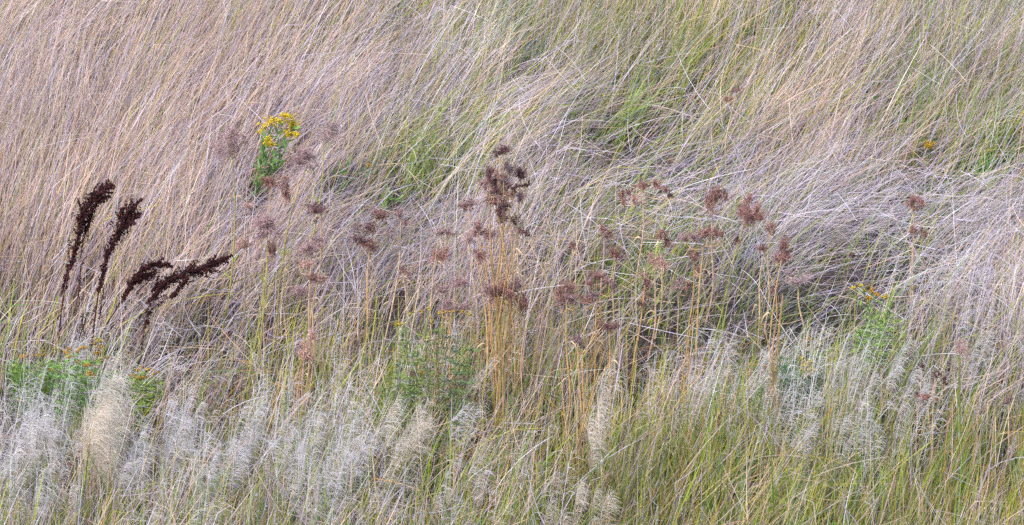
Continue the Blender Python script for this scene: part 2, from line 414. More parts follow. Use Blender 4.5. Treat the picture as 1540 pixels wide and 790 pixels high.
# ---------------------------------------------------------------- how the sward varies over the meadow
# place (given as where it shows in the photograph), lean from upright, spread, straw, mauve, green, amber, density
CT = np.array([
 (60,40,30,12,1,.6,.15,0,1),(250,40,28,10,1,.6,.2,0,1),(450,40,35,12,.8,.7,.3,0,1),(650,30,42,18,.5,.7,.6,0,.9),(800,50,32,20,.4,.5,1.0,0,.9),
 (950,60,30,20,.6,.4,.8,.1,1),(1100,50,25,14,.8,.4,.8,.1,1),(1250,50,35,14,.7,.9,.3,0,1),(1400,50,25,16,.4,.7,.9,0,1),(1500,50,30,16,.5,.8,.7,0,1),
 (60,130,22,12,.9,.9,.15,0,1),(250,130,22,10,1.1,.5,.1,0,1),(450,130,38,12,.8,.9,.1,0,1),(600,130,42,14,.6,1,.2,0,1),(780,130,55,14,.4,1,.35,0,1),
 (920,120,50,16,.6,.7,.6,0,1),(1080,130,38,14,.9,.4,.6,.1,1),(1250,130,38,12,.9,.6,.3,0,1),(1400,130,30,16,.7,.7,.7,0,1),(1500,140,32,16,.6,.6,.8,0,1),
 (60,210,18,10,1.1,.7,.12,0,1),(220,210,25,10,1.1,.6,.12,0,1),(350,210,32,12,.9,.8,.1,0,1),(480,200,42,12,.8,1,.1,0,1),(640,200,40,18,.4,.6,1.1,0,1),
 (800,210,50,14,.6,1,.3,0,1),(960,195,64,18,.3,1,.3,0,.42),(1010,215,62,20,.3,1,.2,0,.45),(1100,210,45,14,.9,.7,.25,0,1),(1250,210,42,13,1,.7,.25,.1,1),(1400,210,45,18,.5,.8,.6,0,.9),(1500,210,50,18,.4,.6,.9,0,.8),
 (60,290,15,9,1.1,.5,.1,0,1),(220,300,28,10,1,.7,.1,0,1),(380,300,38,12,.9,.9,.1,0,1),(540,275,48,14,.5,.8,.6,0,1),(650,300,50,14,.6,1,.2,0,1),
 (850,290,44,18,.6,.9,.5,0,.75),(1000,280,60,14,.4,1.1,.4,0,1),(1150,280,62,12,.3,1.2,.3,0,1),(1300,290,60,14,.3,1.4,.2,0,1),(1450,290,60,14,.3,1.3,.3,0,1),
 (60,370,14,9,1.1,.4,.1,0,1),(200,370,25,12,1,.6,.1,0,1),(350,370,35,14,.9,.8,.1,0,1),(500,370,42,16,.6,1.1,.1,0,1),(650,370,42,16,.6,1.1,.1,0,1),
 (800,370,35,18,.8,.8,.15,0,1),(955,370,48,22,.4,.8,.7,0,.5),(1120,380,62,16,.3,1.2,.2,0,.95),(1235,400,64,18,.3,1.1,.2,0,.45),(1290,386,64,18,.3,1.1,.2,0,.38),(1345,382,60,20,.4,1.1,.2,0,.5),(1430,378,45,18,.7,1,.15,0,.65),(1520,380,32,16,.9,.9,.15,0,1),
 (60,450,12,9,1.1,.4,.15,0,1),(200,450,22,16,1,.6,.1,0,1),(290,480,40,20,.8,.8,.2,0,.55),(240,460,35,20,.8,.8,.2,0,.7),(450,470,32,24,.8,.8,.2,.3,.6),(600,450,40,22,.8,.9,.15,.1,.6),
 (760,460,10,22,.8,.6,.3,.5,.7),(900,460,30,26,.8,.6,.4,.3,.65),(1020,460,42,30,.6,.9,.3,.2,.55),(1200,455,52,32,.4,.9,.3,0,.33),(1240,440,55,30,.3,1,.3,0,.36),(1120,450,52,32,.4,1,.3,0,.45),(1320,450,35,20,.6,.8,.6,0,.9),(1460,450,25,18,.8,1,.3,0,1),
 (80,540,15,12,.6,.5,.6,0,.9),(250,540,28,18,.9,.7,.3,0,.85),(450,540,15,18,.9,.4,.6,.5,.9),(620,540,25,20,.5,.5,.9,.2,.8),(760,550,6,14,.7,.5,.6,.7,.9),
 (900,560,12,20,.9,.4,.6,.6,.9),(1060,540,30,30,.6,.8,.5,.3,.85),(1200,560,30,20,.5,.4,1.2,0,.8),(1350,560,35,18,.6,.9,.8,0,1),(1480,550,20,18,.7,1,.5,.1,1),
 (80,640,15,14,.5,.9,.6,0,1),(250,640,15,14,.6,.8,.6,.1,.85),(450,620,18,18,.8,.3,.9,.4,.9),(620,640,25,18,.7,.6,.7,.1,.9),(760,640,25,18,.8,.3,.9,.3,.9),
 (900,640,10,14,1,.2,1,.6,1),(1060,650,28,20,.6,.3,1.3,.2,1),(1200,650,22,16,.8,.4,1.2,.1,1),(1350,650,20,16,.7,.5,1,.2,.95),(1480,650,12,12,.9,.5,.8,.3,1),
 (80,740,12,12,.7,.6,.9,.1,1),(250,740,15,14,.6,.6,1,.1,1),(450,740,18,16,.6,.6,1,0,1),(620,740,22,16,.6,.6,.9,0,1),(780,740,18,18,.7,.4,1,.2,1),
 (930,740,12,16,.8,.4,1,.3,1),(1080,740,28,20,.7,.2,1.2,.3,.9),(1250,740,18,16,.7,.3,1.5,.1,.95),(1400,740,16,14,.8,.3,1.2,.3,.9),(1500,740,12,12,.9,.3,1.1,.3,1),
], float)
m_ = CT[:, 1] > 600
CT[m_, 4] *= 1.05; CT[m_, 6] *= np.where(CT[m_, 0] > 700, .92, .9); CT[m_, 7] = CT[m_, 7] * 1.2 + .04

def sward(px, py):
    out = np.zeros((len(px), 7))
    for s in range(0, len(px), 20000):
        a, b_ = np.clip(px[s:s + 20000], -60, 1600), np.clip(py[s:s + 20000], -10, 800)
        d2 = ((a[:, None] - CT[None, :, 0]) / 62) ** 2 + ((b_[:, None] - CT[None, :, 1]) / 38) ** 2
        k = np.exp(-0.5 * d2) + 1e-6 / (1 + d2)
        out[s:s + 20000] = (k @ CT[:, 2:]) / k.sum(1, keepdims=True)
    return out          # lean, spread, straw, mauve, green, amber, density

class Field:
    """smooth random field over the ground"""
    def __init__(s, step, seed):
        g = np.random.default_rng(seed); s.step = step; s.g = g.normal(size=(256, 256))
    def __call__(s, x, y):
        u, v = (x + 20) / s.step, (y + 20) / s.step
        i, j = np.floor(u).astype(int), np.floor(v).astype(int)
        fu, fv = u - i, v - j
        fu, fv = fu * fu * (3 - 2 * fu), fv * fv * (3 - 2 * fv)
        G = lambda a, b_: s.g[a % 256, b_ % 256]
        return (G(i, j) * (1 - fu) + G(i + 1, j) * fu) * (1 - fv) + (G(i, j + 1) * (1 - fu) + G(i + 1, j + 1) * fu) * fv
F_lean, F_az, F_tone, F_clump, F_dens = Field(.45, 1), Field(.6, 2), Field(.3, 3), Field(.11, 4), Field(.35, 5)

def roots(n, lift=45):
    """root places, thick where the photograph looks and thinner round about, with what the sward is like there"""
    m = int(n * 2.1)
    x = rng.uniform(-5.2, 5.2, m); y = rng.uniform(-4.0, 8.5, m)
    half = (y + 13.5) * 0.184 * 1.04 + 0.55
    wgt = np.where((np.abs(x) < half) & (y < 4.6) & (y > -3.5), 1.0, 0.16)
    keep = rng.uniform(size=m) < wgt
    x, y = x[keep], y[keep]
    P = np.stack([x, y, height(x, y)], 1)
    px, py = project(P)
    return P, sward(px, py - lift)

def pick(P, S, weight):
    k = rng.uniform(size=len(P)) < weight
    return P[k], S[k]

STRAW = np.array([[.62, .46, .30], [.68, .51, .37], [.56, .37, .26], [.76, .62, .48], [.58, .40, .31], [.64, .50, .26]])
MAUVE = np.array([[.51, .44, .56], [.65, .60, .71], [.37, .29, .38], [.80, .77, .81], [.55, .43, .45], [.54, .52, .60], [.62, .52, .46]])  # mauve grass tones, with the violet cast of shaded straw painted in
GREEN = np.array([[.21, .34, .02], [.33, .42, .025], [.12, .24, .035], [.46, .44, .04], [.14, .28, .07]])
AMBER = np.array([[.62, .32, .07], [.56, .38, .07], [.52, .23, .09], [.64, .44, .14]])
def from_palette(pal, n, vary=.12):
    c = pal[rng.integers(0, len(pal), n)]
    c = c * rng.uniform(1 - vary, 1 + vary, (n, 1))
    return c

def tints(S, tone, kinds):
    """choose a palette for each blade by the local mix"""
    n = len(S)
    W = np.stack([S[:, 2] * kinds[0], S[:, 3] * kinds[1], S[:, 4] * kinds[2], S[:, 5] * kinds[3]], 1)
    W = np.maximum(W, 1e-6); W /= W.sum(1, keepdims=True)
    u = rng.uniform(size=n)
    which = (u[:, None] > np.cumsum(W, 1)).sum(1).clip(0, 3)
    c = np.zeros((n, 3))
    for k, pal in enumerate((STRAW, MAUVE, GREEN, AMBER)):
        m = which == k
        c[m] = from_palette(pal, m.sum())
    f = np.clip((S[:, 3] - .95) * .9, 0, .4)[:, None]
    c = c * (1 - f) + np.array([.75, .73, .78]) * f * rng.uniform(.6, 1.15, (n, 1))
    c *= (1 + 0.14 * tone)[:, None]
    return np.clip(c, .01, .9), which

def curves(P, th0, th1, phi, dphi, L, S, pw=.8, kink=0.0):
    n = len(P)
    tm = (np.arange(S - 1) + .5) / (S - 1)
    th = th0[:, None] + (th1 - th0)[:, None] * tm[None, :] ** pw
    ph = phi[:, None] + dphi[:, None] * tm[None, :]
    if kink:
        at = rng.uniform(.3, .8, n); on = (rng.uniform(size=n) < kink)[:, None] * (tm[None, :] > at[:, None])
        th = th + on * rng.uniform(.3, 1.3, n)[:, None]
        ph = ph + on * (rng.normal(size=n) * .9)[:, None]
    D = np.stack([np.sin(th) * np.cos(ph), np.sin(th) * np.sin(ph), np.cos(th)], -1)
    seg = D * (L / (S - 1))[:, None, None]
    seg[..., 2] += seg[..., 1] * SLOPE * .8
    out = np.zeros((n, S, 3)); out[:, 0] = P
    out[:, 1:] = P[:, None] + np.cumsum(seg, 1)
    return out

def facing(n, rnd=.7):
    return unit(np.array([0, -.75, .65]) + rng.normal(size=(n, 3)) * rnd)

def stuff(name, acc, mat, label):
    o = acc.build(name, mat)
    o['kind'] = 'stuff'; o['label'] = label; o['category'] = 'grass'
    return o

DENS = 1.0
# --- litter and the matted, lying straw
def mat_layer(n):
    P, S = roots(n, 58)
    x, y = P[:, 0], P[:, 1]
    dens = S[:, 6] ** 3.0 * np.clip(.9 + .3 * F_dens(x, y) + .25 * F_clump(x, y), .12, 1.3)
    P, S = pick(P, S, np.clip(dens, 0, 1.2) / 1.2)
    x, y = P[:, 0], P[:, 1]; m = len(P)
    lean = S[:, 0] + 7 * F_lean(x, y) + rng.normal(size=m) * S[:, 1] * 1.15 + 12
    low = rng.uniform(size=m)
    P = P.copy(); P[:, 2] += low * .16 * S[:, 6]
    th = np.radians(np.clip(lean, -30, 84))
    phi = np.radians(24 + 16 * F_az(x, y) + rng.normal(size=m) * (12 + S[:, 1] * 1.3))
    L = rng.uniform(.24, .62, m) * np.where(project(P)[1] > 500, .75, 1)
    Q = curves(P, th * .8, np.clip(th * 1.18, -1, R(93)), phi, rng.normal(size=m) * .35, L, 6, kink=.22)
    c, which = tints(S, F_tone(x, y), (.85, 1.05, .65, .35))
    # the lowest litter blades get a darker, slightly purplish tint
    is_low = (low < .35)[:, None]
    c = np.where(is_low, c * np.array([.42, .36, .42]), c)
    wd = .0023 * np.exp(rng.normal(size=m) * .38).clip(.5, 2.2) * np.where(which == 2, 1.25, 1) * np.interp(S[:, 3], [.7, 1.3], [1.05, .72])
    K = part_grass(Q)
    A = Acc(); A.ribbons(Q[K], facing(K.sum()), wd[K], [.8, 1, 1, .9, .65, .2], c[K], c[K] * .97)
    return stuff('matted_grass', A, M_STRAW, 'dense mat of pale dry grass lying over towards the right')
mat_layer(int(112000 * DENS))

def short_pieces(n):
    """broken straws lying any way"""
    P, S = roots(n)
    P, S = pick(P, S, np.clip((S[:, 1] - 8) / 22, .1, 1) * S[:, 6] ** 1.5)
    m = len(P); P = P.copy(); P[:, 2] += rng.uniform(.02, .32, m)
    phi = rng.uniform(0, 2 * math.pi, m)
    phi = np.where(rng.uniform(size=m) < .6, rng.choice([0.15, math.pi - .15], m) + rng.normal(size=m) * .4, phi)
    th = np.radians(rng.uniform(20, 120, m))
    Q = curves(P, th, th + rng.normal(size=m) * .5, phi, rng.normal(size=m) * .5, rng.uniform(.12, .38, m), 5)
    c, _ = tints(S, F_tone(P[:, 0], P[:, 1]), (1, 1.2, .1, .3))
    K = part_grass(Q); c = c[K]; Q = Q[K]; m = len(Q)
    A = Acc(); A.ribbons(Q, facing(m), rng.uniform(.0016, .0034, m), [1, 1, .9, .8, .4], np.clip(c * 1.08, 0, .9))
    return stuff('broken_straw', A, M_STRAW, 'scattered broken dry stems crossing at all angles')
short_pieces(int(34000 * DENS))

PL = [(250,620,60,45,.6),(380,630,45,45,.7),(500,650,60,45,.6),(620,610,50,35,.6),(120,620,110,60,.5),(60,690,100,70,.8),(300,670,120,70,.8),(450,700,110,60,.8),(600,660,90,50,.75),(600,730,130,50,.7),(230,730,150,60,.7),(60,770,120,40,.6),(400,770,160,40,.7),
      (720,700,80,50,.4),(880,755,70,22,.9),(1190,615,60,40,.6),(1300,610,70,50,.65),(1330,520,60,50,.4),(1450,500,90,70,.35),(1500,440,60,60,.35),
      (1100,610,60,40,.35),(1300,300,180,50,.12),(520,590,60,30,.3),(1400,430,80,40,.3),(960,640,60,50,.25)]
def silver_weight(P):
    px, py = project(P); py = py - 80
    w_ = np.zeros(len(P))
    for (a, b_, ra, rb, k) in PL:
        w_ = np.maximum(w_, k * np.exp(-.5 * (((px - a) / ra) ** 2 + ((py - b_) / rb) ** 2)))
    return w_ * np.clip(.55 + .55 * F_lean(P[:, 0] * 1.3 + 3, P[:, 1] * .9) + .35 * F_tone(P[:, 0], P[:, 1]), .04, 1.25)

# --- taller standing straws with wispy seed heads
def straws(n):
    P, S = roots(n, 90)
    x, y = P[:, 0], P[:, 1]
    dens = np.clip(.7 + .45 * F_clump(x, y) + .15 * F_dens(x, y), .08, 1) * (1 - .6 * silver_weight(P)) * S[:, 6] ** 1.5
    P, S = pick(P, S, dens)
    x, y = P[:, 0], P[:, 1]; m = len(P)
    lean = S[:, 0] * np.interp(S[:, 0], [30, 58], [.78, 1.02]) + 6 * F_lean(x, y) + rng.normal(size=m) * S[:, 1] * 1.05
    th = np.radians(np.clip(lean, -45, 80))
    phi = np.radians(18 + 12 * F_az(x, y) + rng.normal(size=m) * 16)
    L = rng.uniform(.35, .78, m) * np.where(S[:, 0] > 50, .85, 1) * np.interp(project(P)[1], [380, 520, 640], [1, .78, .66])
    Q = curves(P, th * .7, th * 1.3, phi, rng.normal(size=m) * .25, L, 6, 1.1, kink=.1)
    c, which = tints(S, F_tone(x, y) * .8, (1.15, .8, .35, .7))
    K = part_grass(Q)
    Q, c, P, S = Q[K], c[K], P[K], S[K]; m = len(Q)
    wd = .00178 * np.exp(rng.normal(size=m) * .38).clip(.5, 2.4) * np.interp(S[:, 3], [.7, 1.3], [1.0, .75])
    A = Acc(); A.ribbons(Q, facing(m), wd, [1, 1, .95, .8, .6, .25], c * .97, np.clip(c * 1.04, 0, .9))
    stuff('standing_straw', A, M_STRAW, 'tall thin dry grass stems standing above the mat')
    # seed heads: fine branchlets round the last quarter of about every other stem
    has = rng.uniform(size=m) < .42
    q, s2 = Q[has], S[has]; k = len(q); nb = 9
    t = rng.uniform(0, 1, (k, nb))
    a, b_ = q[:, -2], q[:, -1]
    base = a[:, None] + (b_ - a)[:, None] * t[..., None]
    D = unit(unit(b_ - a)[:, None] * .9 + rng.normal(size=(k, nb, 3)) * .38)
    Ln = rng.uniform(.012, .04, (k, nb)) * (1.1 - .5 * t)
    tip = base + D * Ln[..., None]; tip[..., 2] -= Ln * .25
    base, tip = base.reshape(-1, 3), tip.reshape(-1, 3)
    sd = unit(np.cross(tip - base, facing(len(base), 1.0))) * .0011
    V = np.stack([base - sd, base + sd, tip], 1).reshape(-1, 3)
    F = np.arange(len(base) * 3).reshape(-1, 3)
    cc = np.where(rng.uniform(size=(k, 1)) < .6, from_palette(MAUVE, k), from_palette(STRAW, k) * .95)
    cc = np.repeat(cc, nb * 3, axis=0)
    A = Acc(); A.raw(V, F, cc)
    stuff('grass_seed_heads', A, M_PLUME, 'wispy mauve and straw seed heads at the tips of dry stems')
straws(int(66000 * DENS))

# --- green blades
def greens(n):
    P, S = roots(n, 75)
    P, S = pick(P, S, np.clip(S[:, 4] ** 1.5 * .95 * (1 + .45 * F_clump(P[:, 0], P[:, 1])), .02, 1.2) / 1.2)
    x, y = P[:, 0], P[:, 1]; m = len(P)
    th = np.radians(np.clip(S[:, 0] * .6 + 8 * F_lean(x, y) + rng.normal(size=m) * 16, -50, 75))
    phi = np.radians(25 + rng.normal(size=m) * 30)
    L = rng.uniform(.18, .46, m)
    Q = curves(P, th * .6, th * 1.6, phi, rng.normal(size=m) * .4, L, 5, 1.3)
    K = part_grass(Q, .9)
    Q, P = Q[K], P[K]; m = len(Q); x, y = P[:, 0], P[:, 1]
    c = from_palette(GREEN, m, .25) * (1 + .15 * F_tone(x, y))[:, None]
    tip = c * .78 + from_palette(STRAW, m) * .22
    A = Acc(); A.ribbons(Q, facing(m, .6), .0036 * np.exp(rng.normal(size=m) * .36).clip(.5, 2.4), [.6, 1, .95, .65, .1], c, tip)
    stuff('green_grass', A, M_GREEN, 'fresh green grass blades growing up through the straw')
greens(int(88000 * DENS))

# --- silvery panicles of the foreground grass
def plume_filaments(A, path, n, length, width, cols, lean_right=.6, thick=1.0, rg=rng):
    """a feathery panicle: fine curved hairs leaving a central axis"""
    t = rg.uniform(0, 1, n) ** .85
    idx = t * (len(path) - 1); i = np.minimum(idx.astype(int), len(path) - 2); f = (idx - i)[:, None]
    base = path[i] * (1 - f) + path[i + 1] * f
    ax = unit(path[i + 1] - path[i])
    out = np.array([.80, -.1, -.50])
    which = (rg.uniform(size=n) < lean_right)[:, None]
    D = unit(np.where(which, out + rg.normal(size=(n, 3)) * .28, ax + rg.normal(size=(n, 3)) * .4))
    Ln = (length * rg.uniform(.4, 1.15, n) * (1.1 - .55 * t))[:, None]
    p1 = base + unit(D + ax * .8) * Ln * .4
    p2 = p1 + D * Ln * .35
    p3 = p2 + unit(D + np.array([.1, 0, -.25])) * Ln * .3
    Q = np.stack([base, p1, p2, p3], 1)
    c = cols[rg.integers(0, len(cols), n)] * rg.uniform(.88, 1.1, (n, 1))
    A.ribbons(Q, facing(n, 1.0), np.full(n, width) * rg.uniform(.6, 1.4, n), [1, .9, .8, .4], np.clip(c, 0, .92))

SILVER = np.array([[.84, .81, .77], [.78, .75, .78], [.86, .82, .74], [.72, .69, .73], [.88, .85, .82]])
BLOND = np.array([[.84, .76, .62], [.87, .80, .69], [.80, .69, .54], [.88, .84, .78]])
def silver(n):
    P, S = roots(n)
    w_ = silver_weight(P)
    w_ = np.where(w_ < .04, 0, w_)
    P, S = pick(P, S, w_)
    m = len(P); x, y = P[:, 0], P[:, 1]
    th = np.radians(S[:, 0] * .8 + 8 * F_lean(x, y) + rng.normal(size=m) * 10)
    phi = np.radians(15 + rng.normal(size=m) * 25)
    Q = curves(P, th * .6, th * 1.5 + .1, phi, rng.normal(size=m) * .3, rng.uniform(.36, .58, m), 7, 1.4)
    c = from_palette(SILVER, m) * .9
    A = Acc(); A.ribbons(Q, facing(m), rng.uniform(.0016, .0026, m), [1, 1, 1, .9, .8, .7, .4], c * np.array([.95, .93, .8]), c)
    stuff('silver_grass_stems', A, M_STRAW, 'thin pale stems under the silvery panicles')
    A = Acc()
    for k in range(m):
        plume_filaments(A, Q[k, 2:], 30, .095, .00125, SILVER, .6)
    stuff('silver_grass_panicles', A, M_PLUME, 'feathery silver grass panicles blurring together low on the slope')
    return m
silver(int(33000 * DENS))

#@@THINGS
# ================================================================ plants one can point to
def wob(n, s, rg):
    return rg.normal(size=(n, 3)) * s

# ---------------------------------------------------------------- dried umbel stalks
ORANGE, TAN, YGREEN, PINKY, DULL = [.54, .31, .10], [.60, .44, .26], [.36, .38, .06], [.55, .37, .28], [.30, .20, .14]
DARKH, REDH, MAUVEH, PALEH, PINKH = [.13, .062, .058], [.27, .138, .11], [.30, .195, .185], [.42, .31, .29], [.48, .30, .24]
HC = {'d': DARKH, 'r': REDH, 'm': MAUVEH, 'p': PALEH, 'k': PINKH}
SCm = {'o': ORANGE, 't': TAN, 'y': YGREEN, 'k': PINKY, 'd': DULL}
PXM = 1 / 300.0     # metres per photo pixel at mid field

def seed_head(name, parent, origin, neck, cen, w_, h_, col, rg, Y):
    """fluffy remains of an umbel: rays from the neck, forked pedicels, clusters of little fruits"""
    s = (Y - CAM[1]) / 14.0 * PXM
    W, H = w_ * s * .66, h_ * s * .68
    neck, cen = np.array(neck), np.array(cen)
    col = np.array(col)
    A = Acc()
    nr = int(np.clip(w_ * .55, 5, 18))
    ends = []
    nl = int(rg.integers(3, 6))
    lobes = unit(rg.normal(size=(nl, 3))) * rg.uniform(.35, .95, (nl, 1)); lobes[:, 2] = np.abs(lobes[:, 2]) - .35
    for i in range(nr):
        u = lobes[i % nl] + rg.normal(size=3) * .2
        e = cen + u * np.array([W, max(W, H) * .8, H * 1.1])
        mid = neck * .5 + e * .5 + rg.normal(size=3) * .1 * W + np.array([0, 0, -.1 * H])
        A.tube(bez([neck, mid, e], 5), [.0013, .0008], np.array(TAN) * .8, col, 3)
        for k in range(3):
            f = e + rg.normal(size=3) * np.array([W, W, H]) * .20
            ends.append(f)
            A.tube(np.array([e * .7 + mid * .3, f]), [.0007, .0005], col, col, 3)
    ends = np.array(ends)
    A.build('ray', M_STEM, parent, origin)
    A = Acc()
    nf = int(np.clip(w_ * h_ * .8, 44, 700))
    pts = ends[rg.integers(0, len(ends), nf)] + rg.normal(size=(nf, 3)) * np.array([W, W, H]) * .2
    A.flecks(pts, .0042, col * (1 + .3 * rg.normal(size=(nf, 1))).clip(.45, 1.9), .25, 1.9, rg)
    # fine fluff
    nb = int(nf * .7)
    b0 = ends[rg.integers(0, len(ends), nb)]
    b1 = b0 + rg.normal(size=(nb, 3)) * np.array([W, W, H]) * .34
    cc = np.repeat((col * 1.5 + .04)[None], nb, 0)
    A.ribbons(np.stack([b0, (b0 + b1) / 2 + rg.normal(size=(nb, 3)) * .002, b1], 1), facing(nb, 1), np.full(nb, .0014), [1, .9, .4], cc)
    o = A.build(name, M_SEED, parent, origin)
    return o

def umbel(label, base, stemcol, heads, leafy=0, group='dried umbel stalks with brown seed heads', r0=.0050):
    """heads: (x, y, w, h, colour, fork) in photo pixels; the first head ends the main stem, others fork at 'fork' of its length"""
    rg = np.random.default_rng(int(base[0] * 7 + base[1]))
    b = on_ground(*base)
    root = empty('dried_umbel', b, label, 'dried plant', group)
    Y = b[1]
    col = np.array(SCm[stemcol])
    def hp(h, k): return at_depth(h[0], h[1] + h[3] * .35, Y + (0 if k == 0 else rg.uniform(-.06, .06)))
    top = hp(heads[0], 0)
    L = np.linalg.norm(top - b)
    bend = np.array([rg.uniform(-.06, .06), rg.uniform(-.03, .03), 0]) * L
    b2 = np.array([rg.uniform(-.03, .03), 0, 0]) * L
    main = bez([b, b * .65 + top * .35 + bend, b * .3 + top * .7 + bend * .5 + b2, top], 14)
    fade = rg.uniform(.0, .4); col = col * (1 - fade) + np.array(TAN) * fade * .95
    r0 = r0 * rg.uniform(.75, 1.05)
    A = Acc(); A.tube(main, [r0, r0 * .85, r0 * .5], col * rg.uniform(.8, 1.15), col * .5 + np.array(TAN) * .5 * rg.uniform(.5, .9), 6)
    for t in (.3, .55, .78):      # swollen nodes
        i = int(t * 13); A.tube(np.array([main[i] - (0, 0, .006), main[i], main[i] + (0, 0, .006)]), [r0 * .8, r0 * 1.35, r0 * .8], col * .8, None, 6)
    A.build('stem', M_STEM, root, b)
    for k, h in enumerate(heads):
        cen = at_depth(h[0], h[1], Y) if k == 0 else None
        if k == 0:
            neck = top
        else:
            f = h[5]; j = f * 13; i = min(int(j), 12)
            st = main[i] * (1 - j + i) + main[i + 1] * (j - i)
            neck = hp(h, k); cen = neck + (0, 0, h[3] * .35 * PXM)
            mid = st * .45 + neck * .55 + np.array([np.sign(neck[0] - st[0]) * .012, 0, -.02])
            A = Acc(); A.tube(bez([st, mid, neck], 8), [r0 * .55, r0 * .35], col * .9, col * .6 + np.array(TAN) * .3, 5)
            A.build('branch', M_STEM, root, b)
        seed_head('seed_head', root, b, neck, cen, h[2], h[3], np.array(HC[h[4]]) * rg.uniform(.85, 1.15), rg, Y)
    if group.startswith('dried umbel') and len(heads) < 8:
        for k in range(rg.integers(1, 4)):          # shrivelled leaves hanging from the nodes
            i = int(rg.uniform(4, 11)); p = main[i]; sgn = rg.choice([-1, 1])
            q = np.array([p, p + (sgn * .02, 0, .012), p + (sgn * rg.uniform(.025, .05), rg.uniform(-.02, .02), -.01), p + (sgn * rg.uniform(.03, .06), 0, -rg.uniform(.03, .06))])
            A = Acc(); lc = (np.array(TAN) * rg.uniform(.55, 1.1))[None]
            A.ribbons(bez(q, 8)[None], facing(1, .5), np.array([rg.uniform(.004, .008)]), [.3, .7, 1, .9, .8, .6, .4, .1], lc, lc * .8)
            A.build('withered_leaf', M_STEM, root, b)
    for k in range(leafy):
        t = rg.uniform(.35, .7); i = int(t * 13); p = main[i]
        A = Acc(); sgn = rg.choice([-1, 1])
        A.leaf(p, p + np.array([sgn * rg.uniform(.02, .04), rg.uniform(-.02, .02), .05]), .008, (0, -.8, .3), np.array([.28, .34, .05]))
        A.build('leaf', M_LEAF, root, b)
    return root

for u in UM:
    umbel(u[0], u[1], u[2], u[3], u[4] if len(u) > 4 else 0, r0=u[5] if len(u) > 5 else .0050)

# --- bare stems standing round the big clump and elsewhere
def bare(label, base, tops, cols, group='bundles of bare dry stalks'):
    rg = np.random.default_rng(int(base[0] * 3 + base[1]))
    b = on_ground(*base)
    root = empty('dry_stalk_bundle', b, label, 'dried plant', group)
    for (x, y) in tops:
        bb = b + np.array([rg.uniform(-.05, .05), rg.uniform(-.04, .04), 0])
        e = at_depth(x, y, b[1] + rg.uniform(-.05, .05))
        m = bb * .5 + e * .5 + np.array([rg.uniform(-.035, .035), 0, 0]); e = e + np.array([rg.uniform(-.03, .05), 0, rg.uniform(-.05, .03)])
        A = Acc(); c = np.array(SCm[cols[rg.integers(len(cols))]]) * rg.uniform(.6, 1.2); c = c * .65 + np.array(TAN) * .35 * rg.uniform(.4, 1.1)
        A.tube(bez([bb, m, e], 9), [.0036, .003, .0016], c, c * .9, 5)
        A.build('stalk', M_STEM, root, b)
    return root
bare('golden sheaf of bare upright stalks at the heart of the central clump', (755, 660), [(745,370),(750,360),(753,375),(757,380),(760,390),(741,395),(765,400),(749,420)], 'oo')
bare('yellow bare stalks standing low under the central clump', (740, 700), [(735,480),(744,470),(752,500),(762,480),(727,520)], 'oyt')
bare('pinkish bare stalks fanning right from the foot of the central clump', (790, 670), [(800,430),(812,450),(790,440),(825,480),(805,490),(782,380)], 'kt')
bare('orange stalks through the right side of the feathery green mound', (652, 700), [(650,500),(660,480),(668,500),(648,540)], 'od')
bare('rusty orange bare stalks grouped left of centre low in the grass', (450, 690), [(440,520),(455,500),(470,490),(462,530),(480,480),(435,560)], 'oko')
bare('golden bare stalks in the low grass right of centre', (862, 760), [(850,540),(866,530),(858,560),(880,560),(895,530),(905,560)], 'oyt')
bare('rusty stalks below the flat-topped row of reddish heads', (1035, 690), [(1037,480),(1042,500),(1048,470),(1032,520),(1053,520)], 'oko')
bare('yellow-green stalk pair left of the compact dark seed head', (388, 600), [(402,400),(408,395),(433,372),(440,330)], 'yy')
bare('orange green stalks at lower right under the pink feathery tuft', (1440, 770), [(1438,580),(1446,590),(1432,600),(1475,590),(1480,600)], 'yok')
bare('thin orange stalks right of the dark grass gap', (1168, 690), [(1160,440),(1170,430),(1182,450),(1150,480)], 'oo')

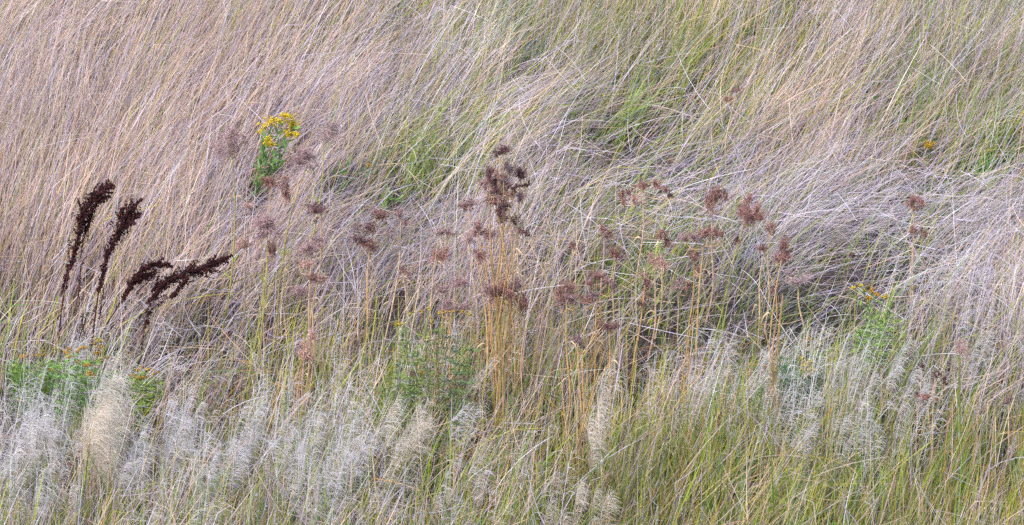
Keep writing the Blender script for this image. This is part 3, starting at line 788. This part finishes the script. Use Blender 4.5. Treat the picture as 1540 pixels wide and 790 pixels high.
# ---------------------------------------------------------------- docks
DOCK1, DOCK2 = np.array([.024, .008, .009]), np.array([.055, .017, .016])
def dock(label, base, stalk, spikes, wisps):
    """stalk: photo points up the stem; spikes: (points, half widths in px) of dense seed spikes"""
    rg = np.random.default_rng(int(base[0]) + 11)
    b = on_ground(*base)
    root = empty('dock_plant', b, label, 'dock plant', 'dried docks with dark seed spikes')
    Y = b[1]
    pts = [b] + [at_depth(x, y, Y) for x, y in stalk]
    A = Acc(); A.tube(bez(pts, 16), [.0045, .0032, .0016, .0008], np.array([.09, .035, .03]), DOCK1, 6)
    A.build('stalk', M_STEM, root, b)
    for P, hw, n in spikes:
        n = int(n * 2.6)
        yy = Y + rg.uniform(-.03, .03)
        line = bez([at_depth(x, y, yy) for x, y in P], 24)
        A = Acc(); A.tube(line, [.0028, .0015], DOCK2, DOCK1, 5)
        t = rg.uniform(0, 1, n)
        i = t * 23; k = np.minimum(i.astype(int), 22); f = (i - k)[:, None]
        c = line[k] * (1 - f) + line[k + 1] * f
        wv = np.interp(t, np.linspace(0, 1, len(hw)), hw) * PXM * (1.15 if P[0][0] < 215 and P[0][1] < 400 else 1.25)
        wv = wv * (.68 + .22 * np.sin(t * 46 + rg.uniform(0, 6)) + .3 * np.sin(t * 19 + rg.uniform(0, 6)))          # whorls: lumpy outline
        dirs = unit(rg.normal(size=(n, 3))) * (rg.uniform(0, 1, n) ** .6 * np.where(rg.uniform(size=n) < .12, 1.45, 1.0))[:, None]
        pos = c + dirs * wv[:, None] * .85
        # short offshoots make the outline ragged
        no_ = max(6, n // 90); ot = rg.uniform(.03, .9, no_); od = unit(rg.normal(size=(no_, 3)) * np.array([1, .8, 1]))
        ow = np.interp(ot, np.linspace(0, 1, len(hw)), hw) * PXM * rg.uniform(1.0, 1.9, no_)
        w_h = rg.integers(0, no_, n); use = rg.uniform(size=n) < .42
        oi = np.minimum((ot[w_h] * 23).astype(int), 22); ax_ = unit(line[oi + 1] - line[oi])
        along = rg.uniform(.1, 1, n)[:, None]
        pos = np.where(use[:, None], line[oi] + (unit(od[w_h] * .7 + ax_ * 1.0) * (ow[w_h] * 1.5)[:, None]) * along + rg.normal(size=(n, 3)) * .0035, pos)
        cc = DOCK1 + (DOCK2 * 2.2 - DOCK1) * (rg.uniform(0, 1, (n, 1)) ** 3 + .25 * np.clip(np.sin(t * 23), 0, 1)[:, None] ** 2)
        A.flecks(pos, .0078, cc, .3, 1.2, rg)
        o = A.build('seed_spike', M_DOCK, root, b)
    for P in wisps:
        line = bez([at_depth(x, y, Y + rg.uniform(-.03, .03)) for x, y in P], 12)
        A = Acc(); A.tube(line, [.0022, .0012], DOCK2 * 1.6, DOCK2, 4)
        n = 70; k = rg.integers(0, 12, n)
        A.flecks(line[k] + rg.normal(size=(n, 3)) * .006, .006, DOCK2, .3, 1.3, rg)
        A.build('side_branch', M_DOCK, root, b)
dock('tall dark brown dock, leftmost, with a plump spike pointing up right', (84, 575), [(92,470),(103,410),(116,360),(134,310),(168,279)],
     [([(118,345),(126,320),(136,300),(152,288),(170,277)], [5,11,12,8,2], 900),
      ([(106,405),(114,375),(122,340),(130,318)], [3,4,8,8], 420),
      ([(128,352),(134,330),(142,310),(150,296)], [3,6,8,6], 360),
      ([(92,446),(100,420),(104,398)], [2,5,3], 160)],
     [[(106,400),(103,372),(107,362)], [(120,390),(126,360),(128,345)], [(112,470),(120,430),(122,400),(130,385)], [(118,445),(120,425),(117,418)], [(76,530),(82,500),(88,470)], [(132,362),(134,340),(142,325)]])
dock('tall dark brown dock with a knobbly spike, second from the left', (128, 600), [(140,500),(150,430),(162,385),(178,350),(190,325),(211,300)],
     [([(166,378),(176,355),(186,335),(196,318),(213,299)], [6,10,12,10,3], 850),
      ([(148,440),(154,415),(160,392),(166,375)], [3,5,5,6], 320),
      ([(186,345),(198,330),(207,324)], [5,7,3], 220),
      ([(180,330),(184,316)], [5,4], 120)],
     [[(118,520),(122,500),(130,480)], [(150,480),(152,460),(156,440)], [(158,400),(160,380),(162,368)], [(128,505),(124,490),(126,470)]])
dock('shorter bent dock whose dark spike curves over at the top', (140, 590), [(150,510),(172,470),(190,440),(210,412),(232,400),(258,401)],
     [([(184,452),(196,430),(208,412),(222,402),(240,398),(259,401)], [4,5,7,8,6,2], 760),
      ([(200,425),(214,418),(228,412)], [5,8,5], 300)],
     [[(212,408),(213,400),(216,403)], [(150,512),(160,505),(178,480)], [(205,440),(222,425),(238,408)]])
dock('lying dock with the longest dark spike reaching far to the right', (206, 590), [(216,500),(222,470),(232,440),(260,418),(300,404),(348,383)],
     [([(228,438),(246,426),(264,418),(284,410),(306,403),(328,394),(349,384)], [6,9,10,11,9,6,3], 1300),
      ([(222,455),(234,444),(244,430)], [3,6,7], 260),
      ([(256,448),(266,438),(276,426),(280,420)], [3,5,6,5], 260),
      ([(218,490),(222,478),(224,465)], [3,3,2], 90)],
     [[(224,470),(240,456),(256,446),(270,432)], [(222,462),(236,450),(250,444)], [(222,468),(232,462),(246,455)], [(218,494),(223,480),(222,464)], [(226,450),(240,438),(252,430)]])
# lone dark scraps half way up
def scrap(label, base, top, w_):
    umbel(label, base, 'd', [(top[0], top[1], w_, w_ * 1.3, 'd')], 0, 'dark withered heads sunk in the lying grass', .003)
scrap('blackened head sunk in lying grass between the central clump and the arched seed head', (876, 330), (874, 276), 7)
scrap('blackened head sunk in the dark hollow above the arched seed head', (1000, 290), (1006, 245), 7)
scrap('small dark head alone in tall straw near the top left', (132, 160), (140, 80), 7)
scrap('black withered pod between orange stems right of centre', (1058, 500), (1062, 424), 6)
scrap('dark flecked head at the left end of the black grass gap', (1270, 440), (1280, 384), 8)
scrap('slim dark head in pale straw left of the round greyish umbel', (258, 280), (266, 216), 5)

# ---------------------------------------------------------------- yellow flowering plants and ferny mounds
def flower_head(parent, origin, cen, w_, h_, col, rg, n=None, name='flower_head'):
    A = Acc()
    n = n or int(np.clip(w_ * h_ * 1.6, 36, 420))
    nb = max(3, n // 14)
    W = np.array([w_, w_, h_]) * PXM * .5
    cs = cen + rg.normal(size=(nb, 3)) * W * .5
    pts = cs[rg.integers(0, nb, n)] + rg.normal(size=(n, 3)) * W * .16
    A.flecks(pts, .0062, np.asarray(col) * (1 + .2 * rg.normal(size=(n, 1))).clip(.5, 1.4), .12, 1.25, rg)
    A.tube(np.array([cen - (0, 0, .02), cen]), [.001, .001], [.16, .2, .05], None, 3)
    return A.build(name, M_PETAL, parent, origin)

YEL, OCH = [.78, .60, .03], [.62, .34, .03]
def goldenrod(label, base, stems, flowers, leafn, leafcol, lw=.013, ll=.05, name='yellow_flower_plant', cat='wildflower'):
    rg = np.random.default_rng(int(base[0]) + 5)
    b = on_ground(*base); Y = b[1]
    root = empty(name, b, label, cat)
    for si, P in enumerate(stems):
        pts = [b + np.array([rg.uniform(-.04, .04), rg.uniform(-.03, .03), 0])] + [at_depth(x, y, Y + rg.uniform(-.05, .05)) for x, y in P]
        line = bez(pts, 16)
        A = Acc(); A.tube(line, [.003, .0018], [.20, .24, .08], [.16, .26, .07], 5); A.build('stem', M_LEAF, root, b)
        for k in range(leafn):
            t = .3 + .7 * (k + rg.uniform(0, 1)) / leafn; i = min(int(t * 15), 14)
            p = line[i]; ax = unit(line[i + 1] - line[i])
            sd = unit(np.cross(ax, rg.normal(size=3)))
            tip = p + unit(ax * rg.uniform(.8, 1.5) + sd) * ll * rg.uniform(.6, 1.15)
            A = Acc(); A.leaf(p, tip, lw * rg.uniform(.7, 1.2), unit(np.array([0, -.6, .8]) + rg.normal(size=3) * .3), np.array(leafcol) * rg.uniform(.7, 1.35), .15)
            A.build('leaf', M_LEAF, root, b)
    for (x, y, w_, h_, c) in flowers:
        flower_head(root, b, at_depth(x, y, Y - rg.uniform(0, .08)), w_ * 1.2, h_ * 1.25, c, rg)
    return root
G1, G2, G3 = [.10, .20, .055], [.07, .17, .08], [.17, .30, .05]
goldenrod('green leafy plant with bright yellow flower clusters leaning right among pale straw', (384, 345),
          [[(388,280),(404,235),(418,200),(430,178)], [(390,285),(410,240),(432,205),(441,190)], [(386,280),(394,240),(400,215)], [(392,290),(414,255),(434,215)], [(384,282),(396,225),(408,190)], [(388,290),(402,262),(410,235)]],
          [(430,174,15,9,YEL),(408,184,13,11,YEL),(398,190,7,7,YEL),(392,196,7,6,YEL),(440,188,12,14,YEL),(433,201,13,9,YEL),(446,203,9,10,YEL),(404,213,13,12,YEL),(389,186,5,5,YEL),(421,182,8,6,YEL),(388,198,4,4,YEL)],
          19, [.13, .26, .06], .015, .06)
goldenrod('small yellow-orange flower on a green stem beside a green patch at far right', (1394, 290),
          [[(1395,255),(1398,235),(1399,224)], [(1390,270),(1396,250)]], [(1397,219,15,9,[.55,.36,.02])], 7, G1, .010, .04)
goldenrod('low green plant with small yellow flowers in a dark hollow of lower right grass', (1205, 640),
          [[(1208,590),(1212,560)], [(1200,590),(1190,545)], [(1215,600),(1230,560)], [(1195,600),(1182,560)], [(1212,590),(1222,535)]],
          [(1212,546,12,9,YEL),(1220,553,11,8,YEL),(1214,562,14,8,YEL),(1206,556,8,6,YEL)], 12, G2, .010, .06)
goldenrod('yellow-green flowering plant half hidden at the right edge of the dark gap', (1315, 560),
          [[(1308,490),(1298,432)], [(1312,500),(1304,455)], [(1320,500),(1312,440)], [(1322,500),(1328,445)], [(1330,510),(1342,452)], [(1305,500),(1285,435)], [(1325,510),(1335,470)]],
          [(1284,432,8,4,[.62,.50,.05]),(1296,429,9,4,[.55,.46,.04]),(1300,436,6,4,[.5,.4,.03]),(1312,437,7,6,OCH),(1318,443,6,5,OCH),(1330,448,8,6,[.5,.4,.03]),(1306,450,7,6,OCH)], 12, G3, .009, .05)
goldenrod('slanting leafy green stems lying under straw right of the yellow flowers', (480, 320),
          [[(500,285),(530,268),(556,254)], [(505,290),(535,275),(552,268)], [(498,280),(515,262),(530,245)], [(490,290),(505,270),(512,250)]],
          [(555,249,9,4,OCH)], 12, [.08, .20, .06], .011, .06, 'leafy_green_plant', 'leafy plant')
goldenrod('light green leafy shoot in lying straw below the slanting leafy stems', (570, 340),
          [[(580,305),(592,288)], [(578,308),(584,285)], [(584,310),(600,300)]], [], 9, [.17, .32, .08], .010, .05, 'leafy_green_plant', 'leafy plant')
goldenrod('bright green leafy patch at the far right edge above silvery grass', (1475, 290),
          [[(1478,260),(1484,235)], [(1485,262),(1500,240)], [(1470,262),(1466,240)], [(1480,265),(1492,232)]], [], 9, [.14, .33, .09], .010, .05, 'leafy_green_plant', 'leafy plant')
goldenrod('small dark green leafy sprig in dry grass at right under silvery grass', (1446, 385), [[(1450,362),(1456,350)], [(1446,364),(1448,352)]], [], 7, [.05, .12, .04], .012, .03, 'leafy_green_plant', 'leafy plant')
goldenrod('bluish green herb at the top beside tall green grass', (795, 130), [[(800,95),(803,60)], [(808,100),(818,70)], [(795,95),(790,65)], [(805,90),(808,45)], [(798,90),(780,80)]], [], 10, [.10, .19, .11], .011, .05, 'leafy_green_plant', 'leafy plant')
goldenrod('tiny yellow flower near the left edge below the long ferny mound', (36, 660), [[(33,625),(32,605)]], [(31,602,6,5,YEL)], 7, G1, .008, .04)

def mound(label, base, box, heads, cols, nst, leafcol):
    """a bushy ferny plant: many stems feathered with narrow leaflets, button heads on top. box = x0, y0, x1, y1 in photo pixels"""
    rg = np.random.default_rng(int(base[0]) + 77)
    b = on_ground(*base); Y = b[1]
    root = empty('ferny_mound', b, label, 'leafy plant')
    x0, y0, x1, y1 = box
    for k in range(nst):
        tx = x0 + (x1 - x0) * (k + rg.uniform(.1, .9)) / nst
        ty = y0 + (y1 - y0) * rg.uniform(0, .45) + abs((tx - (x0 + x1) / 2) / (x1 - x0)) ** 2 * (y1 - y0) * .9
        yy = Y + rg.uniform(-.22, .16)
        bx = b[0] + (at_depth(tx, ty, Y)[0] - b[0]) * .8
        bb = np.array([bx, yy, height(bx, yy)])
        e = at_depth(tx, ty, yy)
        line = bez([bb, bb * .5 + e * .5 + rg.normal(size=3) * .015, e], 14)
        A = Acc(); A.tube(line, [.0026, .0014], [.22, .20, .09], [.15, .22, .08], 4); A.build('stem', M_LEAF, root, b)
        n = 200
        yel = rg.uniform(0, 1) ** 2; lc = np.array(leafcol) * (1 - yel * .5) + np.array([.26, .30, .04]) * yel * .5
        t = rg.uniform(.25, 1, n); i = np.minimum((t * 13).astype(int), 12)
        ax = unit(line[i + 1] - line[i])
        out = unit(np.cross(ax, rg.normal(size=(n, 3))))
        p0 = line[i] + out * rg.uniform(0, .03, (n, 1))
        dr = unit(out + ax * .6 + rg.normal(size=(n, 3)) * .3)
        Ln = rg.uniform(.014, .034, n)
        Q = np.stack([p0, p0 + dr * Ln[:, None] * .5, p0 + (dr + np.array([0, 0, -.15])) * Ln[:, None]], 1)
        c = lc * rg.uniform(.6, 1.6, (n, 1)) + rg.uniform(0, .06, (n, 1)) * np.array([1, .7, 0])
        A = Acc(); A.ribbons(Q, facing(n, .8), rg.uniform(.003, .0055, n), [.5, 1, .15], c)
        A.build('foliage', M_LEAF, root, b)
    for (x, y, w_, h_, ci) in heads:
        flower_head(root, b, at_depth(x, y, Y - rg.uniform(0, .2)), w_ * 1.2, h_ * .9, np.array(cols[ci]) * rg.uniform(.7, 1.05), rg)
TC = [[.56, .34, .06], [.58, .44, .07], [.40, .26, .07]]
mound('long ferny green mound topped with orange button heads at the left edge', (86, 660), (10, 524, 168, 600),
      [(37,536,11,7,0),(58,534,10,5,0),(98,530,9,6,0),(84,526,6,5,1),(104,525,8,5,0),(118,527,9,6,0),(125,522,10,5,0),(147,512,8,7,1),(152,521,8,6,0),(146,532,9,6,0),(115,543,6,5,0),(130,549,8,7,0),(136,562,10,8,0),(80,555,7,8,1),(104,537,9,5,1),(132,543,9,5,0),(150,543,8,6,2),(66,528,7,4,1),(162,537,8,5,2),(143,517,7,5,2)],
      TC, 26, [.14, .31, .06])
mound('small ferny green plant with orange heads right of the big blond plume', (212, 650), (190, 556, 236, 588),
      [(199,565,9,5,0),(209,568,8,6,0),(206,555,10,4,1),(222,556,9,5,0),(231,560,9,5,0),(203,577,7,5,0),(216,568,9,5,2),(213,553,7,4,0)], TC, 9, [.18, .32, .04])
mound('feathery blue-green mound with faded ochre tops left of the central clump', (652, 680), (590, 470, 712, 590),
      [(598,489,9,6,1),(604,487,8,5,1),(634,468,8,4,0),(648,466,8,4,1),(668,468,9,4,0),(680,468,8,4,0),(694,469,8,4,0),(704,474,8,4,1),(649,482,8,6,1),(633,560,8,6,0),(660,470,7,4,1),(618,472,8,4,1)],
      TC, 11, [.075, .17, .08])
mound('dark ferny green plant filling the hollow left of the small yellow flowers', (1185, 640), (1165, 510, 1240, 600), [(1216,511,7,6,0)], TC, 9, [.06, .17, .07])
mound('soft green ferny plant below the yellow-green flowering one', (1320, 600), (1285, 455, 1352, 540), [(1332,448,7,5,1)], TC, 7, [.17, .32, .07])
mound('low ferny sprigs at the foot of the feathery mound near the silver grass', (600, 700), (575, 555, 625, 600), [], TC, 6, [.07, .18, .06])

# ---------------------------------------------------------------- blond and silver plume tufts
def plume_tuft(label, base, tops, pal, nf, plen, culmcol, spread=1.0, name='plume_grass_tuft', group='feathery grass tufts'):
    rg = np.random.default_rng(int(base[0] * 5 + base[1]))
    b = on_ground(*base); Y = b[1]
    root = empty(name, b, label, 'grass tuft', group)
    for (x, y, x2, y2) in tops:           # plume from (x2,y2) up to (x,y)
        yy = Y + rg.uniform(-.08, .08)
        bb = b + np.array([rg.uniform(-.06, .06) * spread, yy - Y, 0])
        a, e = at_depth(x2, y2, yy), at_depth(x, y, yy)
        line = bez([bb, bb * .45 + a * .55 + np.array([-.008, 0, 0]), a, a * .5 + e * .5 + np.array([-.006, 0, .004]), e], 20)
        k = 10
        A = Acc(); c = np.array(culmcol) * rg.uniform(.85, 1.15)
        A.tube(line[:k + 2], [.0022, .0014], c, c * .95, 4); A.build('culm', M_STRAW, root, b)
        A = Acc(); A.tube(line[k:], [.0012, .0006], np.array(pal[0]) * .95, None, 3)
        plume_filaments(A, line[k - 3:], int(nf * 1.1), plen * 1.3, .0012, pal, .75, rg=rg)
        A.build('plume', M_PLUME, root, b)
    for q in range(7):
        bb = b + np.array([rg.uniform(-.07, .07), rg.uniform(-.05, .05), 0])
        th = rg.uniform(-.2, .6); L = rg.uniform(.18, .36)
        e = bb + np.array([math.sin(th) * L, rg.uniform(-.05, .05), math.cos(th) * L])
        m_ = bb * .5 + e * .5 + np.array([-.02, 0, .02])
        A = Acc(); ln = bez([bb, m_, e], 7)[None]
        gc = from_palette(GREEN, 1)[:1]
        A.ribbons(ln, facing(1, .3), np.array([.005]), [.6, 1, 1, .9, .7, .4, .1], gc, gc * .6 + .2)
        A.build('leaf_blade', M_GREEN, root, b)
    return root
def fan(x0, x1, y0, y1, lenpx, lean, n, seed):
    g = np.random.default_rng(seed); out = []
    for k in range(n):
        x = x0 + (x1 - x0) * (k + g.uniform(-.5, 1.5)) / n; y = g.uniform(y0 - 10, y1 + 35); l = lenpx * g.uniform(.7, 1.5)
        out.append((x, y, x - l * math.sin(R(lean + g.uniform(-6, 6))), y + l * math.cos(R(lean))))
    return out
plume_tuft('tall blond feathery plume sweeping up right beside the ferny mound, largest of the plumes', (112, 800),
           fan(150, 190, 545, 575, 62, 16, 7, 1) + fan(140, 178, 575, 610, 58, 18, 9, 2) + fan(135, 172, 610, 640, 50, 18, 6, 3), BLOND, 95, .095, [.68, .56, .34], 2.2)
tufts = [
 ('silvery plume tuft right of the small ferny plant with orange heads', (236, 760), fan(245, 300, 575, 600, 60, 12, 9, 4), SILVER),
 ('narrow bright silver plume tuft leaning right at lower left', (345, 760), fan(365, 400, 595, 620, 60, 22, 8, 5), SILVER),
 ('silver plumes under the long ferny mound at the left edge', (50, 780), fan(30, 90, 620, 650, 55, 10, 9, 6), SILVER),
 ('pale grey plumes at the foot of the big blond plume', (180, 800), fan(185, 235, 640, 670, 50, 20, 8, 7), SILVER),
 ('soft silver plumes low between the narrow bright tuft and the rusty stalks', (320, 800), fan(310, 370, 660, 690, 50, 16, 9, 8), SILVER),
 ('silver plumes just right of the narrow bright silver tuft', (420, 780), fan(430, 480, 625, 650, 50, 14, 8, 9), SILVER),
 ('creamy plume tuft low under the feathery blue-green mound', (585, 780), fan(590, 650, 595, 625, 50, 20, 10, 10), BLOND),
 ('silver plume arching right left of the creamy tuft', (500, 790), fan(520, 580, 640, 665, 60, 45, 8, 11), SILVER),
 ('silver plumes at the bottom left of the centre', (430, 820), fan(430, 500, 700, 730, 45, 15, 9, 12), SILVER),
 ('pale plumes at the bottom centre left of the yellowish grass', (640, 820), fan(650, 730, 690, 730, 50, 25, 10, 13), SILVER),
 ('creamy plumes at the bottom edge right of the centre, very pale and blurred', (870, 840), fan(820, 930, 735, 760, 40, 10, 14, 14), BLOND),
 ('silver plume tuft at right below the small yellow flowers', (1165, 740), fan(1190, 1235, 585, 615, 50, 25, 9, 15), SILVER),
 ('silver plumes right of the tuft below the small yellow flowers', (1250, 760), fan(1270, 1330, 600, 640, 50, 22, 10, 16), SILVER),
 ('blond grass tuft standing in lower right grass left of the pink feathery one', (1330, 700), fan(1350, 1400, 520, 550, 50, 25, 8, 17), SILVER),
 ('silver plume tuft near the right edge above the pink feathery one', (1440, 620), fan(1440, 1500, 465, 500, 50, 20, 9, 18), SILVER),
 ('blond upright plumes between golden stalks low right of centre', (893, 780), fan(885, 915, 560, 600, 55, 4, 6, 19), BLOND),
 ('silver plumes low right of the central clump above the yellow grass', (690, 760), fan(690, 740, 615, 650, 50, 30, 7, 20), SILVER),
 ('small silver plumes in the bottom left corner', (40, 830), fan(25, 110, 700, 730, 45, 10, 9, 21), SILVER),
]
for (lb, bs, tp, pal) in tufts:
    plume_tuft(lb, bs, tp, pal, 95 if bs[0] < 480 or pal is BLOND else 55, .062, [.58, .52, .33])
PINKF = np.array([[.62, .36, .30], [.66, .42, .36], [.56, .34, .30]])
plume_tuft('pink feathery seed tuft on a green stem at lower right', (1446, 760), [(1438,515,1442,545),(1444,510,1443,540),(1450,520,1444,545)], PINKF, 60, .05, [.28, .36, .08], .5)

# ---------------------------------------------------------------- green grass tufts with wider blades
def blade_tuft(label, base, w_, h_, lean, n, pal=GREEN, group='green grass tufts among the straw'):
    rg = np.random.default_rng(int(base[0] * 9 + base[1]))
    b = on_ground(*base)
    s = (b[1] - CAM[1]) / 14 * PXM
    root = empty('green_grass_tuft', b, label, 'grass tuft', group)
    for k in range(n):
        bb = b + np.array([rg.uniform(-.5, .5) * w_ * s, rg.uniform(-.12, .12), 0]); bb[2] = height(bb[0], bb[1])
        th = R(lean + rg.normal() * 14); L = h_ * s * rg.uniform(.65, 1.15)
        q = curves(bb[None], np.array([th * .5]), np.array([th * 1.7]), np.array([.35 + rg.normal() * .4]), np.array([rg.normal() * .2]), np.array([L]), 8, 1.2)
        c = pal[rg.integers(len(pal))][None] * rg.uniform(.85, 1.25)
        A = Acc(); A.ribbons(q, facing(1, .4), np.array([rg.uniform(.005, .0095)]), [.6, .9, 1, 1, .85, .65, .4, .06], c, c * .8 + .1)
        A.build('leaf_blade', M_GREEN, root, b)
BR = np.array([[.24, .36, .06], [.30, .42, .07], [.17, .30, .06], [.36, .44, .10]])
DK = np.array([[.10, .20, .06], [.14, .25, .07], [.20, .28, .08]])
for a in [
 ('bright green grass tuft standing in straw above the central clump', (630, 290), 50, 120, 12, 22, BR),
 ('green grass tuft just right of the bright tuft above the central clump', (690, 280), 60, 80, 30, 14, BR),
 ('green grass tuft with long arching blades near the top right of centre', (925, 215), 60, 130, 35, 22, BR),
 ('tall upright green tuft at the top, right of the arching one', (1010, 150), 70, 130, 22, 22, GREEN),
 ('yellowish green tuft at the top beside the bluish herb', (745, 110), 60, 110, 20, 16, GREEN),
 ('vivid green tuft high at the right with one tall blade', (1372, 210), 70, 130, 20, 24, BR),
 ('vivid green grass clump at the upper right edge', (1470, 250), 90, 130, 28, 28, BR),
 ('sparse green blades near the top right corner', (1425, 120), 60, 110, 14, 14, BR),
 ('green tuft left of the vivid clump high at the right', (1310, 250), 60, 90, 30, 12, GREEN),
 ('small green tuft in the hollow beneath the arched seed head', (945, 440), 50, 70, 30, 16, BR),
 ('dark green blades at the foot of the right-hand umbels', (1000, 340), 60, 60, 50, 10, BR),
 ('bright green blades at the bottom right under the ferny hollow', (1290, 810), 70, 130, 12, 26, BR),
 ('bright green tuft low at the left of the bottom right corner', (1440, 820), 60, 120, 4, 18, BR),
 ('yellow-green tuft low left of the feathery mound', (545, 680), 60, 110, 12, 20, BR),
 ('green tuft low in front of the golden stalks right of centre', (945, 730), 70, 110, 25, 22, BR),
 ('green tuft at the bottom between yellow grass and silver plumes', (790, 800), 60, 110, 20, 18, BR),
 ('green blades standing low between blond plume and silver tuft', (290, 800), 60, 110, 14, 16, GREEN),
 ('dense olive tuft low right of the rusty stalks', (1085, 760), 90, 120, 28, 28, GREEN),
 ('green tuft at the bottom right between olive and bright blades', (1180, 800), 70, 120, 22, 22, BR),
 ('single clump of green blades left at mid height among tall straw', (52, 270), 20, 60, 20, 7, BR),
]:
    blade_tuft(*a)

# --- a few long pale straws that stand out
def long_straw(label, base, pts, col, w_=.004):
    b = on_ground(*base)
    line = bez([b] + [at_depth(x, y, b[1]) for x, y in pts], 18)
    A = Acc(); A.tube(line, [w_ * .5, w_ * .45, w_ * .25], col, None, 5)
    o = A.build('long_straw', M_STRAW, None, b)
    o['label'] = label; o['category'] = 'straw'; o['group'] = 'long single straws'
W_ = [.80, .72, .60]
long_straw('long pale straw slanting down right across the tall grass at upper left', (275, 340), [(245,285),(205,225),(165,165)], W_, .0025)
long_straw('long bright yellowish straw rising right at upper right', (1290, 330), [(1320,210),(1370,110)], [.74,.66,.42])
long_straw('bright straw reaching up right from the hollow right of the central clump', (850, 440), [(900,345),(960,280)], W_)
long_straw('pale straw arching up right left of the arched seed head', (840, 450), [(875,350),(912,270)], W_)
long_straw('straight pale straw crossing the dark gap at right', (1250, 470), [(1290,400),(1330,350)], W_, .003)
long_straw('curved pale straw hooking down right of the feathery mound', (1120, 600), [(1105,540),(1085,500)], W_, .003)
long_straw('thin white straw standing upright left of the central clump', (684, 560), [(683,400),(684,290),(688,200)], W_, .003)
long_straw('pale bent straw drooping over the ferny green hollow', (1160, 560), [(1175,530),(1186,495),(1196,525)], W_, .003)
